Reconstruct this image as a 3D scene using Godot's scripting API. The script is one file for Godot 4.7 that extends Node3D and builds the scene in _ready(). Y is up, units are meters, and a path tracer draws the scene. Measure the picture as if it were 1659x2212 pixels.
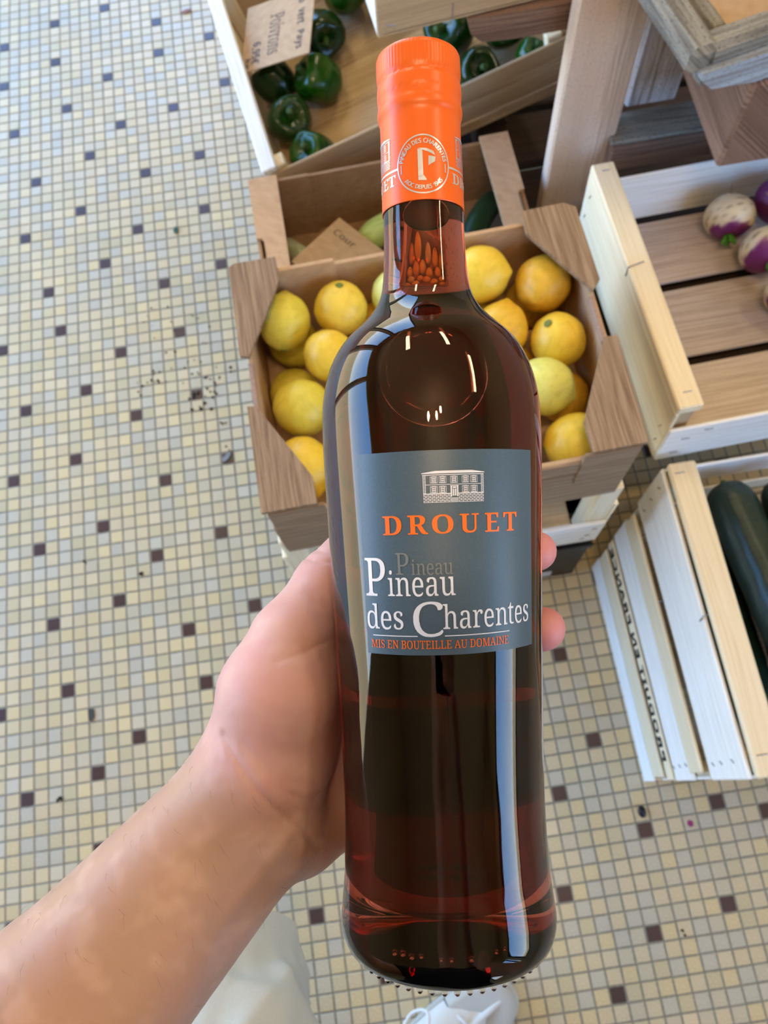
extends Node3D
# A held bottle in front of a greengrocer's crates on a mosaic floor. Metres, y up; the floor tiles lie on a 25 mm grid.

const PITCH := 0.025
const CAM_AT := Vector3(-0.0756, 1.4334, 0.1313)
const CAM_X := Vector3(0.98709, -0.06096, 0.1481)
const CAM_Y := Vector3(0.15988, 0.32057, -0.93363)
const CAM_Z := Vector3(0.00944, 0.94526, 0.32618)
# the bottle stands in the hand: its own axes (right, up to the cap, front of the label)
const BOTTLE_AT := Vector3(-0.0609, 1.1629, 0.041)
const BOTTLE_X := Vector3(0.99214, -0.04955, 0.11488)
const BOTTLE_Y := Vector3(0.12476, 0.32253, -0.9383)
const BOTTLE_Z := Vector3(0.00944, 0.94526, 0.32618)

var taken := {}
var M := {}
var shared := {}
var rng := RandomNumberGenerator.new()


class Geo:
	# collects vertices and faces given counter-clockwise seen from outside; normals are shared where vertices are
	var v := PackedVector3Array()
	var uv := PackedVector2Array()
	var c := PackedColorArray()
	var ix := PackedInt32Array()
	var own := PackedVector3Array()

	func vert(p: Vector3, t := Vector2.ZERO, col := Color.WHITE) -> int:
		v.append(p)
		uv.append(t)
		c.append(col)
		return v.size() - 1

	func face(a: int, b: int, d: int) -> void:
		ix.append(a)
		ix.append(d)
		ix.append(b)

	func tri(a: Vector3, b: Vector3, d: Vector3) -> void:
		var n := (b - a).cross(d - a)
		var i := vert(a, lay(a, n))
		vert(b, lay(b, n))
		vert(d, lay(d, n))
		face(i, i + 1, i + 2)

	# texture places in metres of the thing's own axes, the grain along x
	func lay(p: Vector3, n: Vector3) -> Vector2:
		n = n.abs()
		if n.x > n.y and n.x > n.z:
			return Vector2(p.z * 0.2, p.y + p.z)
		return Vector2(p.x, p.z) if n.y > n.z else Vector2(p.x, p.y)

	func quad(a: Vector3, b: Vector3, d: Vector3, e: Vector3) -> void:
		var n := (b - a).cross(d - a)
		var i := vert(a, lay(a, n))
		vert(b, lay(b, n))
		vert(d, lay(d, n))
		vert(e, lay(e, n))
		face(i, i + 1, i + 2)
		face(i, i + 2, i + 3)

	func box(at: Transform3D, size: Vector3, bevel := 0.0) -> void:
		var h := size / 2.0
		var b: float = minf(bevel, minf(h.x, minf(h.y, h.z)) * 0.9)
		for axis in 3:
			var u := (axis + 1) % 3
			var w := (axis + 2) % 3
			for s in [-1.0, 1.0]:
				var p := []
				for k in [[-1.0, -1.0], [1.0, -1.0], [1.0, 1.0], [-1.0, 1.0]]:
					var q := Vector3.ZERO
					q[axis] = s * h[axis]
					q[u] = k[0] * (h[u] - b)
					q[w] = k[1] * (h[w] - b)
					p.append(at * q)
				if s > 0:
					quad(p[0], p[1], p[2], p[3])
				else:
					quad(p[3], p[2], p[1], p[0])
		if b <= 0.0:
			return
		for axis in 3:
			var u := (axis + 1) % 3
			var w := (axis + 2) % 3
			for su in [-1.0, 1.0]:
				for sw in [-1.0, 1.0]:
					var p := []
					for k in [[-1.0, 0], [1.0, 0], [1.0, 1], [-1.0, 1]]:
						var q := Vector3.ZERO
						q[axis] = k[0] * (h[axis] - b)
						q[u] = su * (h[u] if k[1] == 0 else h[u] - b)
						q[w] = sw * (h[w] - b if k[1] == 0 else h[w])
						p.append(at * q)
					if su * sw < 0:
						quad(p[0], p[1], p[2], p[3])
					else:
						quad(p[3], p[2], p[1], p[0])
		for sx in [-1.0, 1.0]:
			for sy in [-1.0, 1.0]:
				for sz in [-1.0, 1.0]:
					var a := at * Vector3(sx * h.x, sy * (h.y - b), sz * (h.z - b))
					var d := at * Vector3(sx * (h.x - b), sy * h.y, sz * (h.z - b))
					var e := at * Vector3(sx * (h.x - b), sy * (h.y - b), sz * h.z)
					if sx * sy * sz > 0:
						tri(a, d, e)
					else:
						tri(a, e, d)

	# rows of points; each row closed round; rows go so that (next row - row) x (next point - point) points inwards
	func loft(rows: Array, cap_first := true, cap_last := true, cols := []) -> void:
		var n: int = rows[0].size()
		var first := v.size()
		for r in rows.size():
			for k in n:
				vert(rows[r][k], Vector2(float(k) / n, float(r) / rows.size()), cols[r][k] if cols else Color.WHITE)
		for r in rows.size() - 1:
			if rows[r][0].is_equal_approx(rows[r + 1][0]) and rows[r][n / 2].is_equal_approx(rows[r + 1][n / 2]):
				continue
			for k in n:
				var a := first + r * n + k
				var b := first + r * n + (k + 1) % n
				face(a, b, b + n)
				face(a, b + n, a + n)
		if cap_first:
			var m := Vector3.ZERO
			for p in rows[0]:
				m += p / n
			var i := vert(m, Vector2.ZERO, cols[0][0] if cols else Color.WHITE)
			for k in n:
				face(i, first + (k + 1) % n, first + k)
		if cap_last:
			var m := Vector3.ZERO
			for p in rows[-1]:
				m += p / n
			var i := vert(m, Vector2.ZERO, cols[-1][0] if cols else Color.WHITE)
			var at := first + (rows.size() - 1) * n
			for k in n:
				face(i, at + k, at + (k + 1) % n)

	# profile of Vector2(radius, height), from below up; a point given twice makes a sharp edge
	func lathe(profile: Array, n := 48, at := Transform3D.IDENTITY) -> void:
		var rows := []
		for q in profile:
			var row := PackedVector3Array()
			for k in n:
				var a := TAU * k / n
				row.append(at * Vector3(q.x * sin(a), q.y, q.x * cos(a)))
			rows.append(row)
		loft(rows)

	func tube(path: Array, radii: Array, n := 8, squash := 1.0) -> void:
		var rows := []
		var side := Vector3.ZERO
		for i in path.size():
			var d: Vector3 = (path[mini(i + 1, path.size() - 1)] - path[maxi(i - 1, 0)]).normalized()
			if side == Vector3.ZERO:
				side = d.cross(Vector3.UP if absf(d.y) < 0.9 else Vector3.RIGHT).normalized()
			side = (side - d * side.dot(d)).normalized()
			var up := side.cross(d)
			var row := PackedVector3Array()
			for k in n:
				var a := TAU * k / n
				row.append(path[i] + (side * cos(a) - up * sin(a) * squash) * radii[mini(i, radii.size() - 1)])
			rows.append(row)
		loft(rows)

	# a flat outline (Vector2 in x, z; clockwise or not) made thick between two heights
	func prism(outline: Array, y0: float, y1: float, at := Transform3D.IDENTITY) -> void:
		var poly := PackedVector2Array(outline)
		if not Geometry2D.is_polygon_clockwise(poly):
			poly.reverse()
		var t := Geometry2D.triangulate_polygon(poly)
		for i in range(0, t.size(), 3):
			var a := poly[t[i]]
			var b := poly[t[i + 1]]
			var d := poly[t[i + 2]]
			var up := Vector3(b.x - a.x, 0, b.y - a.y).cross(Vector3(d.x - a.x, 0, d.y - a.y)).y > 0
			for y in [y0, y1]:
				var pa := at * Vector3(a.x, y, a.y)
				var pb := at * Vector3(b.x, y, b.y)
				var pd := at * Vector3(d.x, y, d.y)
				if (y == y1) == up:
					tri(pa, pb, pd)
				else:
					tri(pa, pd, pb)
		for i in poly.size():
			var a := poly[i]
			var b := poly[(i + 1) % poly.size()]
			quad(at * Vector3(a.x, y1, a.y), at * Vector3(a.x, y0, a.y), at * Vector3(b.x, y0, b.y), at * Vector3(b.x, y1, b.y))

	func flip() -> void:
		for i in range(0, ix.size(), 3):
			var k := ix[i + 1]
			ix[i + 1] = ix[i + 2]
			ix[i + 2] = k

	func mesh(with_color := false) -> ArrayMesh:
		var n := own
		if n.is_empty():
			n = PackedVector3Array()
			n.resize(v.size())
			for i in range(0, ix.size(), 3):
				var f := (v[ix[i + 2]] - v[ix[i]]).cross(v[ix[i + 1]] - v[ix[i]])
				for k in 3:
					n[ix[i + k]] += f
			for i in n.size():
				n[i] = n[i].normalized() if n[i].length_squared() > 0.0 else Vector3.UP
		var arrays := []
		arrays.resize(Mesh.ARRAY_MAX)
		arrays[Mesh.ARRAY_VERTEX] = v
		arrays[Mesh.ARRAY_NORMAL] = n
		arrays[Mesh.ARRAY_TEX_UV] = uv
		if with_color:
			arrays[Mesh.ARRAY_COLOR] = c
		arrays[Mesh.ARRAY_INDEX] = ix
		var m := ArrayMesh.new()
		m.add_surface_from_arrays(Mesh.PRIMITIVE_TRIANGLES, arrays)
		return m


func numbered(called: String) -> String:
	var k: int = taken.get(called, 0)
	taken[called] = k + 1
	return called if k == 0 else "%s_%03d" % [called, k]

func tag(o: Node3D, label: String, category: String, group := "", kind := "") -> Node3D:
	if label:
		o.set_meta("label", label)
	if category:
		o.set_meta("category", category)
	if group:
		o.set_meta("group", group)
	if kind:
		o.set_meta("kind", kind)
	return o

func thing(called: String, label: String, category: String, at := Transform3D.IDENTITY, group := "") -> Node3D:
	var o := Node3D.new()
	o.name = numbered(called)
	add_child(o, true)
	o.transform = at
	return tag(o, label, category, group)

func setting(called: String, at := Transform3D.IDENTITY) -> Node3D:
	var o := Node3D.new()
	o.name = called
	add_child(o, true)
	o.transform = at
	o.set_meta("kind", "structure")
	return o

func put(called: String, mesh: Mesh, m: Material, parent: Node = null, at := Transform3D.IDENTITY) -> MeshInstance3D:
	var o := MeshInstance3D.new()
	o.name = called if parent else numbered(called)
	o.mesh = mesh
	o.material_override = m
	o.cast_shadow = GeometryInstance3D.SHADOW_CASTING_SETTING_ON
	(parent if parent else self).add_child(o, true)
	o.transform = at
	return o

func geo(called: String, g: Geo, m: Material, parent: Node = null, at := Transform3D.IDENTITY, colored := false) -> MeshInstance3D:
	return put(called, g.mesh(colored), m, parent, at)

# a chamfered board; its grain runs along its own x
func board(called: String, size: Vector3, center: Vector3, m: Material, parent: Node, turn := Basis.IDENTITY, bevel := 0.0015) -> MeshInstance3D:
	var key := "%.4f %.4f %.4f %.4f" % [size.x, size.y, size.z, bevel]
	if not shared.has(key):
		var g := Geo.new()
		g.box(Transform3D.IDENTITY, size, bevel)
		shared[key] = g.mesh()
	return put(called, shared[key], m, parent, Transform3D(turn, center))

const ALONG_Z := Basis(Vector3(0, 0, -1), Vector3(0, 1, 0), Vector3(1, 0, 0))
const ALONG_Y := Basis(Vector3(0, 1, 0), Vector3(-1, 0, 0), Vector3(0, 0, 1))

func placed(at: Vector3, yaw := 0.0, tilt := 0.0, roll := 0.0) -> Transform3D:
	return Transform3D(Basis(Vector3.UP, deg_to_rad(yaw)) * Basis(Vector3.RIGHT, deg_to_rad(tilt)) * Basis(Vector3.BACK, deg_to_rad(roll)), at)

# ---------------------------------------------------------------- materials

func plain(color: Color, rough: float, metal := 0.0) -> StandardMaterial3D:
	var m := StandardMaterial3D.new()
	m.albedo_color = color
	m.roughness = rough
	m.metallic = metal
	return m

func noise(seed_: int, freq: float, octaves := 3) -> FastNoiseLite:
	var n := FastNoiseLite.new()
	n.seed = seed_
	n.noise_type = FastNoiseLite.TYPE_SIMPLEX_SMOOTH
	n.frequency = freq
	n.fractal_octaves = octaves
	return n

# colours blended by a noise stretched along x; texture repeats
func streaks(w: int, h: int, cols: Array, seed_: int, fx: float, fy: float, fleck := 0.0, rings := 0.0) -> ImageTexture:
	var im := Image.create(w, h, false, Image.FORMAT_RGB8)
	var n := noise(seed_, 1.0, 3)
	var n2 := noise(seed_ + 7, 1.0, 2)
	for y in h:
		var a := TAU * y / h
		for x in w:
			var b := TAU * x / w
			# the torus keeps the edges of the tile alike
			var s := n.get_noise_3d(cos(b) * fx + sin(a) * fy * 0.13, sin(b) * fx + cos(a) * fy, sin(a) * fy)
			var t := 0.5 + 0.5 * s
			if rings > 0.0:
				t = 0.6 * t + 0.4 * (0.5 + 0.5 * sin(rings * (cos(a) + sin(a) + 1.4 * s)))
			var q := clampf(t, 0.0, 0.999) * (cols.size() - 1)
			var col: Color = cols[int(q)].lerp(cols[int(q) + 1], q - int(q))
			if fleck > 0.0:
				col = col.lerp(cols[0], clampf((n2.get_noise_2d(x * 0.16, y * 0.16) - 0.38) * 5.0, 0.0, 1.0) * fleck)
			im.set_pixel(x, y, col)
	return ImageTexture.create_from_image(im)

func surface(tex: Texture2D, scale: Vector3, rough: float, offset := Vector3.ZERO, relief := 0.0) -> StandardMaterial3D:
	var m := plain(Color.WHITE, rough)
	m.albedo_texture = tex
	m.uv1_triplanar = true
	m.uv1_scale = scale
	m.uv1_offset = offset
	m.uv1_triplanar_sharpness = 6.0
	if relief > 0.0:
		m.heightmap_enabled = true
		m.heightmap_texture = tex
		m.heightmap_scale = relief
	return m

# several boards of one wood: the same grain at different places
func woods(called: String, cols: Array, seed_: int, rough := 0.75, fleck := 0.0, fy := 5.0, rings := 0.0, relief := 0.03) -> void:
	var tex := streaks(384, 384, cols, seed_, 0.55, fy, fleck, rings)
	var all := []
	for k in 4:
		var m := surface(tex, Vector3(2.2, 7.0, 7.0), rough, Vector3(0.27 * k, 0.31 * k, 0.17 * k), 0.0 if relief < 0.06 else relief)
		m.uv1_triplanar = false
		var t := 1.0 - 0.05 * ((k * 2) % 4) / 2.0
		m.albedo_color = Color(t, t, t)
		all.append(m)
	M[called] = all

func wood(called: String, k: int) -> StandardMaterial3D:
	return M[called][k % 4]

func materials() -> void:
	woods("cream", [Color(0.87, 0.79, 0.62), Color(0.93, 0.87, 0.73), Color(0.95, 0.905, 0.79)], 11, 0.7, 0.25)
	woods("white", [Color(0.84, 0.82, 0.765), Color(0.935, 0.93, 0.90), Color(0.955, 0.95, 0.93)], 12, 0.7, 0.2)
	woods("pale", [Color(0.60, 0.49, 0.36), Color(0.76, 0.65, 0.50), Color(0.84, 0.74, 0.59)], 13, 0.75, 0.25, 6.0, 3.0)
	woods("pinkish", [Color(0.62, 0.55, 0.50), Color(0.75, 0.69, 0.65), Color(0.82, 0.77, 0.74)], 14, 0.75, 0.3)
	woods("weathered", [Color(0.62, 0.53, 0.45), Color(0.82, 0.725, 0.635), Color(0.88, 0.80, 0.72)], 15, 0.85, 0.5, 6.0, 2.0, 0.06)
	woods("brown", [Color(0.33, 0.23, 0.17), Color(0.50, 0.38, 0.31), Color(0.60, 0.48, 0.40)], 16, 0.8, 0.35, 5.0, 2.0, 0.05)
	woods("dark", [Color(0.10, 0.065, 0.05), Color(0.20, 0.135, 0.10), Color(0.29, 0.20, 0.16)], 17, 0.85, 0.4, 6.0, 0.0, 0.06)
	woods("grey", [Color(0.28, 0.26, 0.23), Color(0.52, 0.50, 0.45), Color(0.66, 0.63, 0.56)], 18, 0.9, 0.7, 3.0, 0.0, 0.1)
	woods("painted", [Color(0.42, 0.33, 0.26), Color(0.74, 0.74, 0.76), Color(0.83, 0.84, 0.88)], 19, 0.75, 0.5, 4.0, 0.0, 0.05)
	woods("bluish", [Color(0.40, 0.33, 0.28), Color(0.60, 0.64, 0.67), Color(0.70, 0.75, 0.79)], 20, 0.8, 0.6, 3.5, 0.0, 0.06)
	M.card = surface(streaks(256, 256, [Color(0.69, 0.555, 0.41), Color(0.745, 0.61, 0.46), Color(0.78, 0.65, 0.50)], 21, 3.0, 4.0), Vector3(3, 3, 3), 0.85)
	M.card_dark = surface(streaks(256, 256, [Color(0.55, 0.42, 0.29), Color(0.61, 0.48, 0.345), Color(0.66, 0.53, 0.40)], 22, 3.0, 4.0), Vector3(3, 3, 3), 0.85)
	M.card_edge = surface(streaks(128, 128, [Color(0.40, 0.30, 0.24), Color(0.62, 0.52, 0.46), Color(0.72, 0.63, 0.57)], 23, 6.0, 6.0), Vector3(30, 30, 30), 0.9)
	M.note = surface(streaks(128, 128, [Color(0.66, 0.54, 0.41), Color(0.70, 0.59, 0.46), Color(0.74, 0.63, 0.50)], 24, 3.0, 4.0), Vector3(3, 3, 3), 0.85)
	M.print = []
	for k in 2:
		# printed timber on the fruit box: the print runs along x or along z
		var t := streaks(512, 512, [Color(0.36, 0.27, 0.19), Color(0.50, 0.395, 0.29), Color(0.61, 0.51, 0.395), Color(0.69, 0.60, 0.48)], 25, 0.7, 9.0, 0.2)
		M.print.append(surface(t, Vector3(3.0, 6.0, 6.0), 0.7))
	M.ink = plain(Color(0.10, 0.09, 0.10), 0.8)
	M.ink_soft = plain(Color(0.30, 0.27, 0.27), 0.85)
	M.staple = plain(Color(0.62, 0.61, 0.62), 0.4, 0.8)
	M.wall = plain(Color(0.70, 0.64, 0.53), 0.9)
	M.ceiling = plain(Color(0.72, 0.67, 0.59), 0.9)
	M.frame = plain(Color(0.20, 0.22, 0.24), 0.5)
	var pane := plain(Color(0.98, 1.0, 1.0, 0.04), 0.02)
	pane.transparency = BaseMaterial3D.TRANSPARENCY_ALPHA
	M.pane = pane
	M.far_floor = plain(Color(0.70, 0.62, 0.47), 0.5)
	M.grout = surface(streaks(256, 256, [Color(0.45, 0.42, 0.35), Color(0.53, 0.50, 0.42), Color(0.59, 0.56, 0.475)], 26, 6.0, 6.0), Vector3(4, 4, 4), 0.6)
	var grit := streaks(128, 128, [Color(0.84, 0.84, 0.84), Color(0.96, 0.96, 0.96), Color(1, 1, 1)], 27, 5.0, 5.0, 0.4)
	M.tiles = []
	for col in [Color(0.82, 0.74, 0.58), Color(0.83, 0.74, 0.545), Color(0.78, 0.72, 0.59), Color(0.82, 0.735, 0.565), Color(0.76, 0.715, 0.61), Color(0.79, 0.72, 0.55)]:
		var m := surface(grit, Vector3(9, 9, 9), 0.33)
		m.albedo_color = col
		M.tiles.append(m)
	M.tile_dark = surface(grit, Vector3(9, 9, 9), 0.45)
	M.tile_dark.albedo_color = Color(0.285, 0.19, 0.165)
	M.tile_many = plain(Color(0.97, 0.97, 0.97), 0.33)
	M.tile_many.vertex_color_use_as_albedo = true
	M.black = plain(Color(0.075, 0.08, 0.09), 0.45)
	M.paper = plain(Color(0.80, 0.82, 0.88), 0.7)

# ---------------------------------------------------------------- floor and room

const DARK := [[-23, -71], [-18, -68], [-13, -65], [-28, -70], [-33, -68], [-18, -64], [-28, -65], [-23, -62], [-12, -59], [-33, -63], [-27, -59], [-17, -57], [-22, -56], [-32, -57], [-25, -53], [-15, -51], [-20, -50], [-30, -51], [-26, -47], [-15, -45], [-21, -44], [-31, -45], [-24, -41], [-14, -39], [-19, -38], [-29, -39], [-28, -35], [-18, -33], [-33, -34], [-23, -32], [-26, -29], [-17, -27], [-31, -28], [-22, -26], [-27, -23], [-15, -21], [-32, -22], [-20, -20], [-25, -17], [-16, -15], [-30, -16], [-21, -14], [-24, -11], [-14, -9], [-29, -10], [-19, -8], [-28, -5], [-18, -4], [-33, -4], [-23, -1], [-26, 1], [-31, 2], [7, -2], [8, 4], [5, 7], [15, 9], [10, 10], [4, 13], [14, 15], [9, 16], [6, 19], [-12, 12]]
# rows of the mosaic whose tiles show largest: row -> runs of columns
const NEAR_TILES := {1:[[9,10]],2:[[-25,-22],[6,10]],3:[[-32,-24],[5,10]],4:[[-32,-26],[5,10]],5:[[-32,-27],[5,10]],6:[[-32,-29],[5,10]],7:[[-32,-31],[5,10],[13,18]],8:[[5,18]],9:[[-11,-10],[5,18]],10:[[-13,-10],[4,17]],11:[[-14,-11],[4,17]],12:[[-15,-11],[4,17]],13:[[-14,-11],[4,16]],14:[[-14,-10],[4,16]],15:[[-13,-10],[3,16]],16:[[-12,-10],[3,16]],17:[[-12,-8],[2,15]],18:[[-11,-9],[0,15]],19:[[0,15]],20:[[3,14]],21:[[11,14]]}

func tile_mesh() -> ArrayMesh:
	var g := Geo.new()
	var a := 0.0109
	var b := 0.0006
	var t := 0.0
	var top := [Vector3(-a + b, t, a - b), Vector3(a - b, t, a - b), Vector3(a - b, t, -a + b), Vector3(-a + b, t, -a + b)]
	var rim := [Vector3(-a, t - b, a), Vector3(a, t - b, a), Vector3(a, t - b, -a), Vector3(-a, t - b, -a)]
	g.quad(top[0], top[1], top[2], top[3])
	for k in 4:
		var n := (k + 1) % 4
		g.quad(rim[k], rim[n], top[n], top[k])
		g.quad(rim[k] + Vector3(0, -0.004, 0), rim[n] + Vector3(0, -0.004, 0), rim[n], rim[k])
	return g.mesh()

func floor_and_room() -> void:
	var dark := {}
	for d in DARK:
		dark[Vector2i(d[0], d[1])] = true
	var near := {}
	for r in NEAR_TILES:
		for run in NEAR_TILES[r]:
			for u in range(run[0], run[1] + 1):
				near[Vector2i(u, r)] = true
	var fl := setting("floor")
	board("grout_bed", Vector3(2.4, 0.02, 3.2), Vector3(-0.25, -0.0112, -0.7), M.grout, fl, Basis.IDENTITY, 0.0)
	board("slab", Vector3(5.4, 0.1, 6.2), Vector3(-0.1, -0.0725, -0.55), M.far_floor, fl)
	var one := tile_mesh()
	var spots := []
	var tints := []
	rng.seed = 5
	for v in range(-91, 36):
		for u in range(-57, 38):
			var k := Vector2i(u, v)
			var seen_part := (u > -36 and u < -10 and v > -74 and v < 4) or (u > 1 and u < 18 and v > -4 and v < 22) or near.has(k)
			var is_dark: bool = dark.has(k) or (not seen_part and posmod(3 * u + 5 * v + 2 * int(floor(u / 9.0)), 27) == 0)
			var which := rng.randi() % 6
			var jig := Vector3(rng.randf_range(-1, 1), rng.randf_range(-0.0003, 0.0), rng.randf_range(-1, 1)) * Vector3(0.0003, 1, 0.0003)
			var at := Transform3D(Basis(Vector3.UP, rng.randf_range(-0.015, 0.015)), Vector3(u * PITCH, 0, v * PITCH) + jig)
			if near.has(k):
				put("tile", one, M.tile_dark if is_dark else M.tiles[which], fl, at)
			else:
				spots.append(at)
				var col: Color = M.tile_dark.albedo_color if is_dark else M.tiles[which].albedo_color
				tints.append((col * rng.randf_range(0.97, 1.03)).srgb_to_linear())
	var mm := MultiMesh.new()
	mm.transform_format = MultiMesh.TRANSFORM_3D
	mm.use_colors = true
	mm.mesh = one
	mm.instance_count = spots.size()
	for i in spots.size():
		mm.set_instance_transform(i, spots[i])
		mm.set_instance_color(i, tints[i])
	var mi := MultiMeshInstance3D.new()
	mi.name = "mosaic_tiles"
	mi.multimesh = mm
	mi.material_override = M.tile_many
	fl.add_child(mi, true)
	mi.set_meta("kind", "stuff")

	# shell: x -2.75 .. 2.55, z -3.55 .. 2.4; the shop front to the left stands open, windows at the far end and behind to the right
	var ce := setting("ceiling")
	board("ceiling_slab", Vector3(5.6, 0.15, 6.2), Vector3(-0.1, 3.175, -0.57), M.ceiling, ce)
	var wl := setting("wall_left")
	board("wall_head", Vector3(0.15, 0.6, 6.1), Vector3(-2.76, 2.8, -0.57), M.wall, wl)
	board("wall_side", Vector3(0.15, 2.5, 2.0), Vector3(-2.76, 1.25, 1.45), M.wall, wl)
	for z in [-3.5, -1.5]:
		board("wall_pier", Vector3(0.15, 2.5, 0.14), Vector3(-2.76, 1.25, z), M.wall, wl)
	var n := 1
	var wb := setting("wall_back")
	board("wall_foot", Vector3(5.6, 0.35, 0.15), Vector3(-0.1, 0.175, -3.62), M.wall, wb)
	board("wall_head", Vector3(5.6, 0.4, 0.15), Vector3(-0.1, 2.9, -3.62), M.wall, wb)
	board("wall_side", Vector3(2.8, 2.35, 0.15), Vector3(1.3, 1.525, -3.62), M.wall, wb)
	for x in [-2.65, -1.35, -0.05]:
		board("wall_pier", Vector3(0.12, 2.35, 0.15), Vector3(x, 1.525, -3.62), M.wall, wb)
	for x in [-2.0, -0.7]:
		window_at(n, Transform3D(Basis.IDENTITY, Vector3(x, 1.525, -3.62)), 1.18, 2.35)
		n += 1
	var wr := setting("wall_right")
	board("wall_side", Vector3(0.15, 3.1, 4.5), Vector3(2.62, 1.55, -1.4), M.wall, wr)
	board("wall_head", Vector3(0.15, 0.7, 1.6), Vector3(2.62, 2.75, 1.65), M.wall, wr)
	board("wall_foot", Vector3(0.15, 0.9, 1.6), Vector3(2.62, 0.45, 1.65), M.wall, wr)
	board("wall_pier", Vector3(0.15, 1.5, 0.2), Vector3(2.62, 1.65, 2.35), M.wall, wr)
	window_at(n, Transform3D(ALONG_Z, Vector3(2.62, 1.65, 1.55)), 1.4, 1.5)
	var wf := setting("wall_front")
	board("wall_side", Vector3(3.7, 3.1, 0.15), Vector3(-1.05, 1.55, 2.52), M.wall, wf)
	board("wall_foot", Vector3(1.8, 1.0, 0.15), Vector3(1.7, 0.5, 2.52), M.wall, wf)
	board("wall_head", Vector3(1.8, 0.6, 0.15), Vector3(1.7, 2.8, 2.52), M.wall, wf)
	window_at(n + 1, Transform3D(Basis.IDENTITY, Vector3(1.675, 1.75, 2.52)), 1.73, 1.5)

# unseen strips added as warm fill light, and bare bulbs over the aisle
func lamps() -> void:
	var warm := Color(1.0, 0.93, 0.77)
	var glow := plain(Color(0.9, 0.88, 0.84), 0.6)
	glow.emission_enabled = true
	glow.emission = warm
	glow.emission_energy_multiplier = 0.6
	var k := 0
	for at in [Vector3(-0.6, 3.04, -2.1), Vector3(0.9, 3.04, -2.1), Vector3(1.75, 3.04, -0.5)]:
		var o := thing("added_fill_strip", ["added fill light strip on the ceiling over the far aisle", "added fill light strip on the ceiling right of the far aisle", "added fill light strip on the ceiling along the solid side wall"][k], "lamp", Transform3D(Basis.IDENTITY, at), "added fill light strips on the ceiling")
		board("housing", Vector3(0.22, 0.05, 1.3), Vector3(0, 0.03, 0), M.wall, o, Basis.IDENTITY, 0.005)
		board("fill_panel", Vector3(0.16, 0.02, 1.24), Vector3(0, -0.002, 0), glow, o, Basis.IDENTITY, 0.004)
		var l := AreaLight3D.new()
		l.name = "added_fill_light"
		l.area_size = Vector2(0.16, 1.24)
		l.light_color = warm
		l.light_energy = 0.15
		l.shadow_enabled = true
		o.add_child(l, true)
		l.transform = Transform3D(Basis(Vector3.RIGHT, -PI / 2), Vector3(0, -0.02, 0))
		k += 1
	k = 0
	for at in [Vector3(-0.16, 2.62, 0.30), Vector3(0.05, 2.70, 0.34), Vector3(0.16, 2.66, 0.30)]:
		var o := thing("hanging_bulb", ["bare hanging bulb nearest the open shop front", "middle one of the hanging bulbs", "bare hanging bulb farthest from the shop front"][k], "lamp", Transform3D(Basis.IDENTITY, at), "bare bulbs over the aisle")
		var g := Geo.new()
		g.lathe([Vector2(0.0003, -0.04), Vector2(0.018, -0.036), Vector2(0.029, -0.02), Vector2(0.03, -0.004), Vector2(0.022, 0.018), Vector2(0.014, 0.034), Vector2(0.0003, 0.036)], 20)
		var hot := plain(Color(0.95, 0.92, 0.86), 0.4)
		hot.emission_enabled = true
		hot.emission = Color(1.0, 0.86, 0.68)
		hot.emission_energy_multiplier = 8.0
		geo("bulb", g, hot, o)
		var c := Geo.new()
		c.lathe([Vector2(0.0003, 0.03), Vector2(0.016, 0.03), Vector2(0.016, 0.075), Vector2(0.0003, 0.08)], 14)
		geo("socket", c, M.black, o)
		var w := Geo.new()
		w.tube([Vector3(0, 0.075, 0), Vector3(0, 3.1 - at.y, 0)], [0.003], 6)
		geo("cord", w, M.black, o)
		var l := OmniLight3D.new()
		l.name = "bulb_light"
		l.light_color = Color(1.0, 0.86, 0.68)
		l.light_energy = 0.02
		l.omni_range = 8.0
		l.light_size = 0.03
		l.shadow_enabled = true
		o.add_child(l, true)
		k += 1

func window_at(n: int, at: Transform3D, w: float, h: float) -> void:
	var o := setting("window_%d" % n, at)
	for s in [-1.0, 1.0]:
		board("window_frame", Vector3(w, 0.06, 0.07), Vector3(0, s * (h / 2 - 0.03), 0), M.frame, o)
		board("window_frame", Vector3(0.06, h - 0.12, 0.07), Vector3(s * (w / 2 - 0.03), 0, 0), M.frame, o)
	board("pane", Vector3(w - 0.12, h - 0.12, 0.004), Vector3.ZERO, M.pane, o, Basis.IDENTITY, 0.0)

# ---------------------------------------------------------------- crates

# a wire staple bent over an edge: legs run along two directions from the crease
func staple(parent: Node, at: Vector3, a: Vector3, b: Vector3) -> void:
	var g := Geo.new()
	g.tube([at + a, at, at + b], [0.0009], 5)
	geo("staple", g, M.staple, parent)

func pin_row(parent: Node, spots: Array, along: Vector3) -> void:
	for p in spots:
		var g := Geo.new()
		g.tube([p - along * 0.5, p + along * 0.5], [0.0008], 5)
		geo("staple", g, M.staple, parent)

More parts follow.
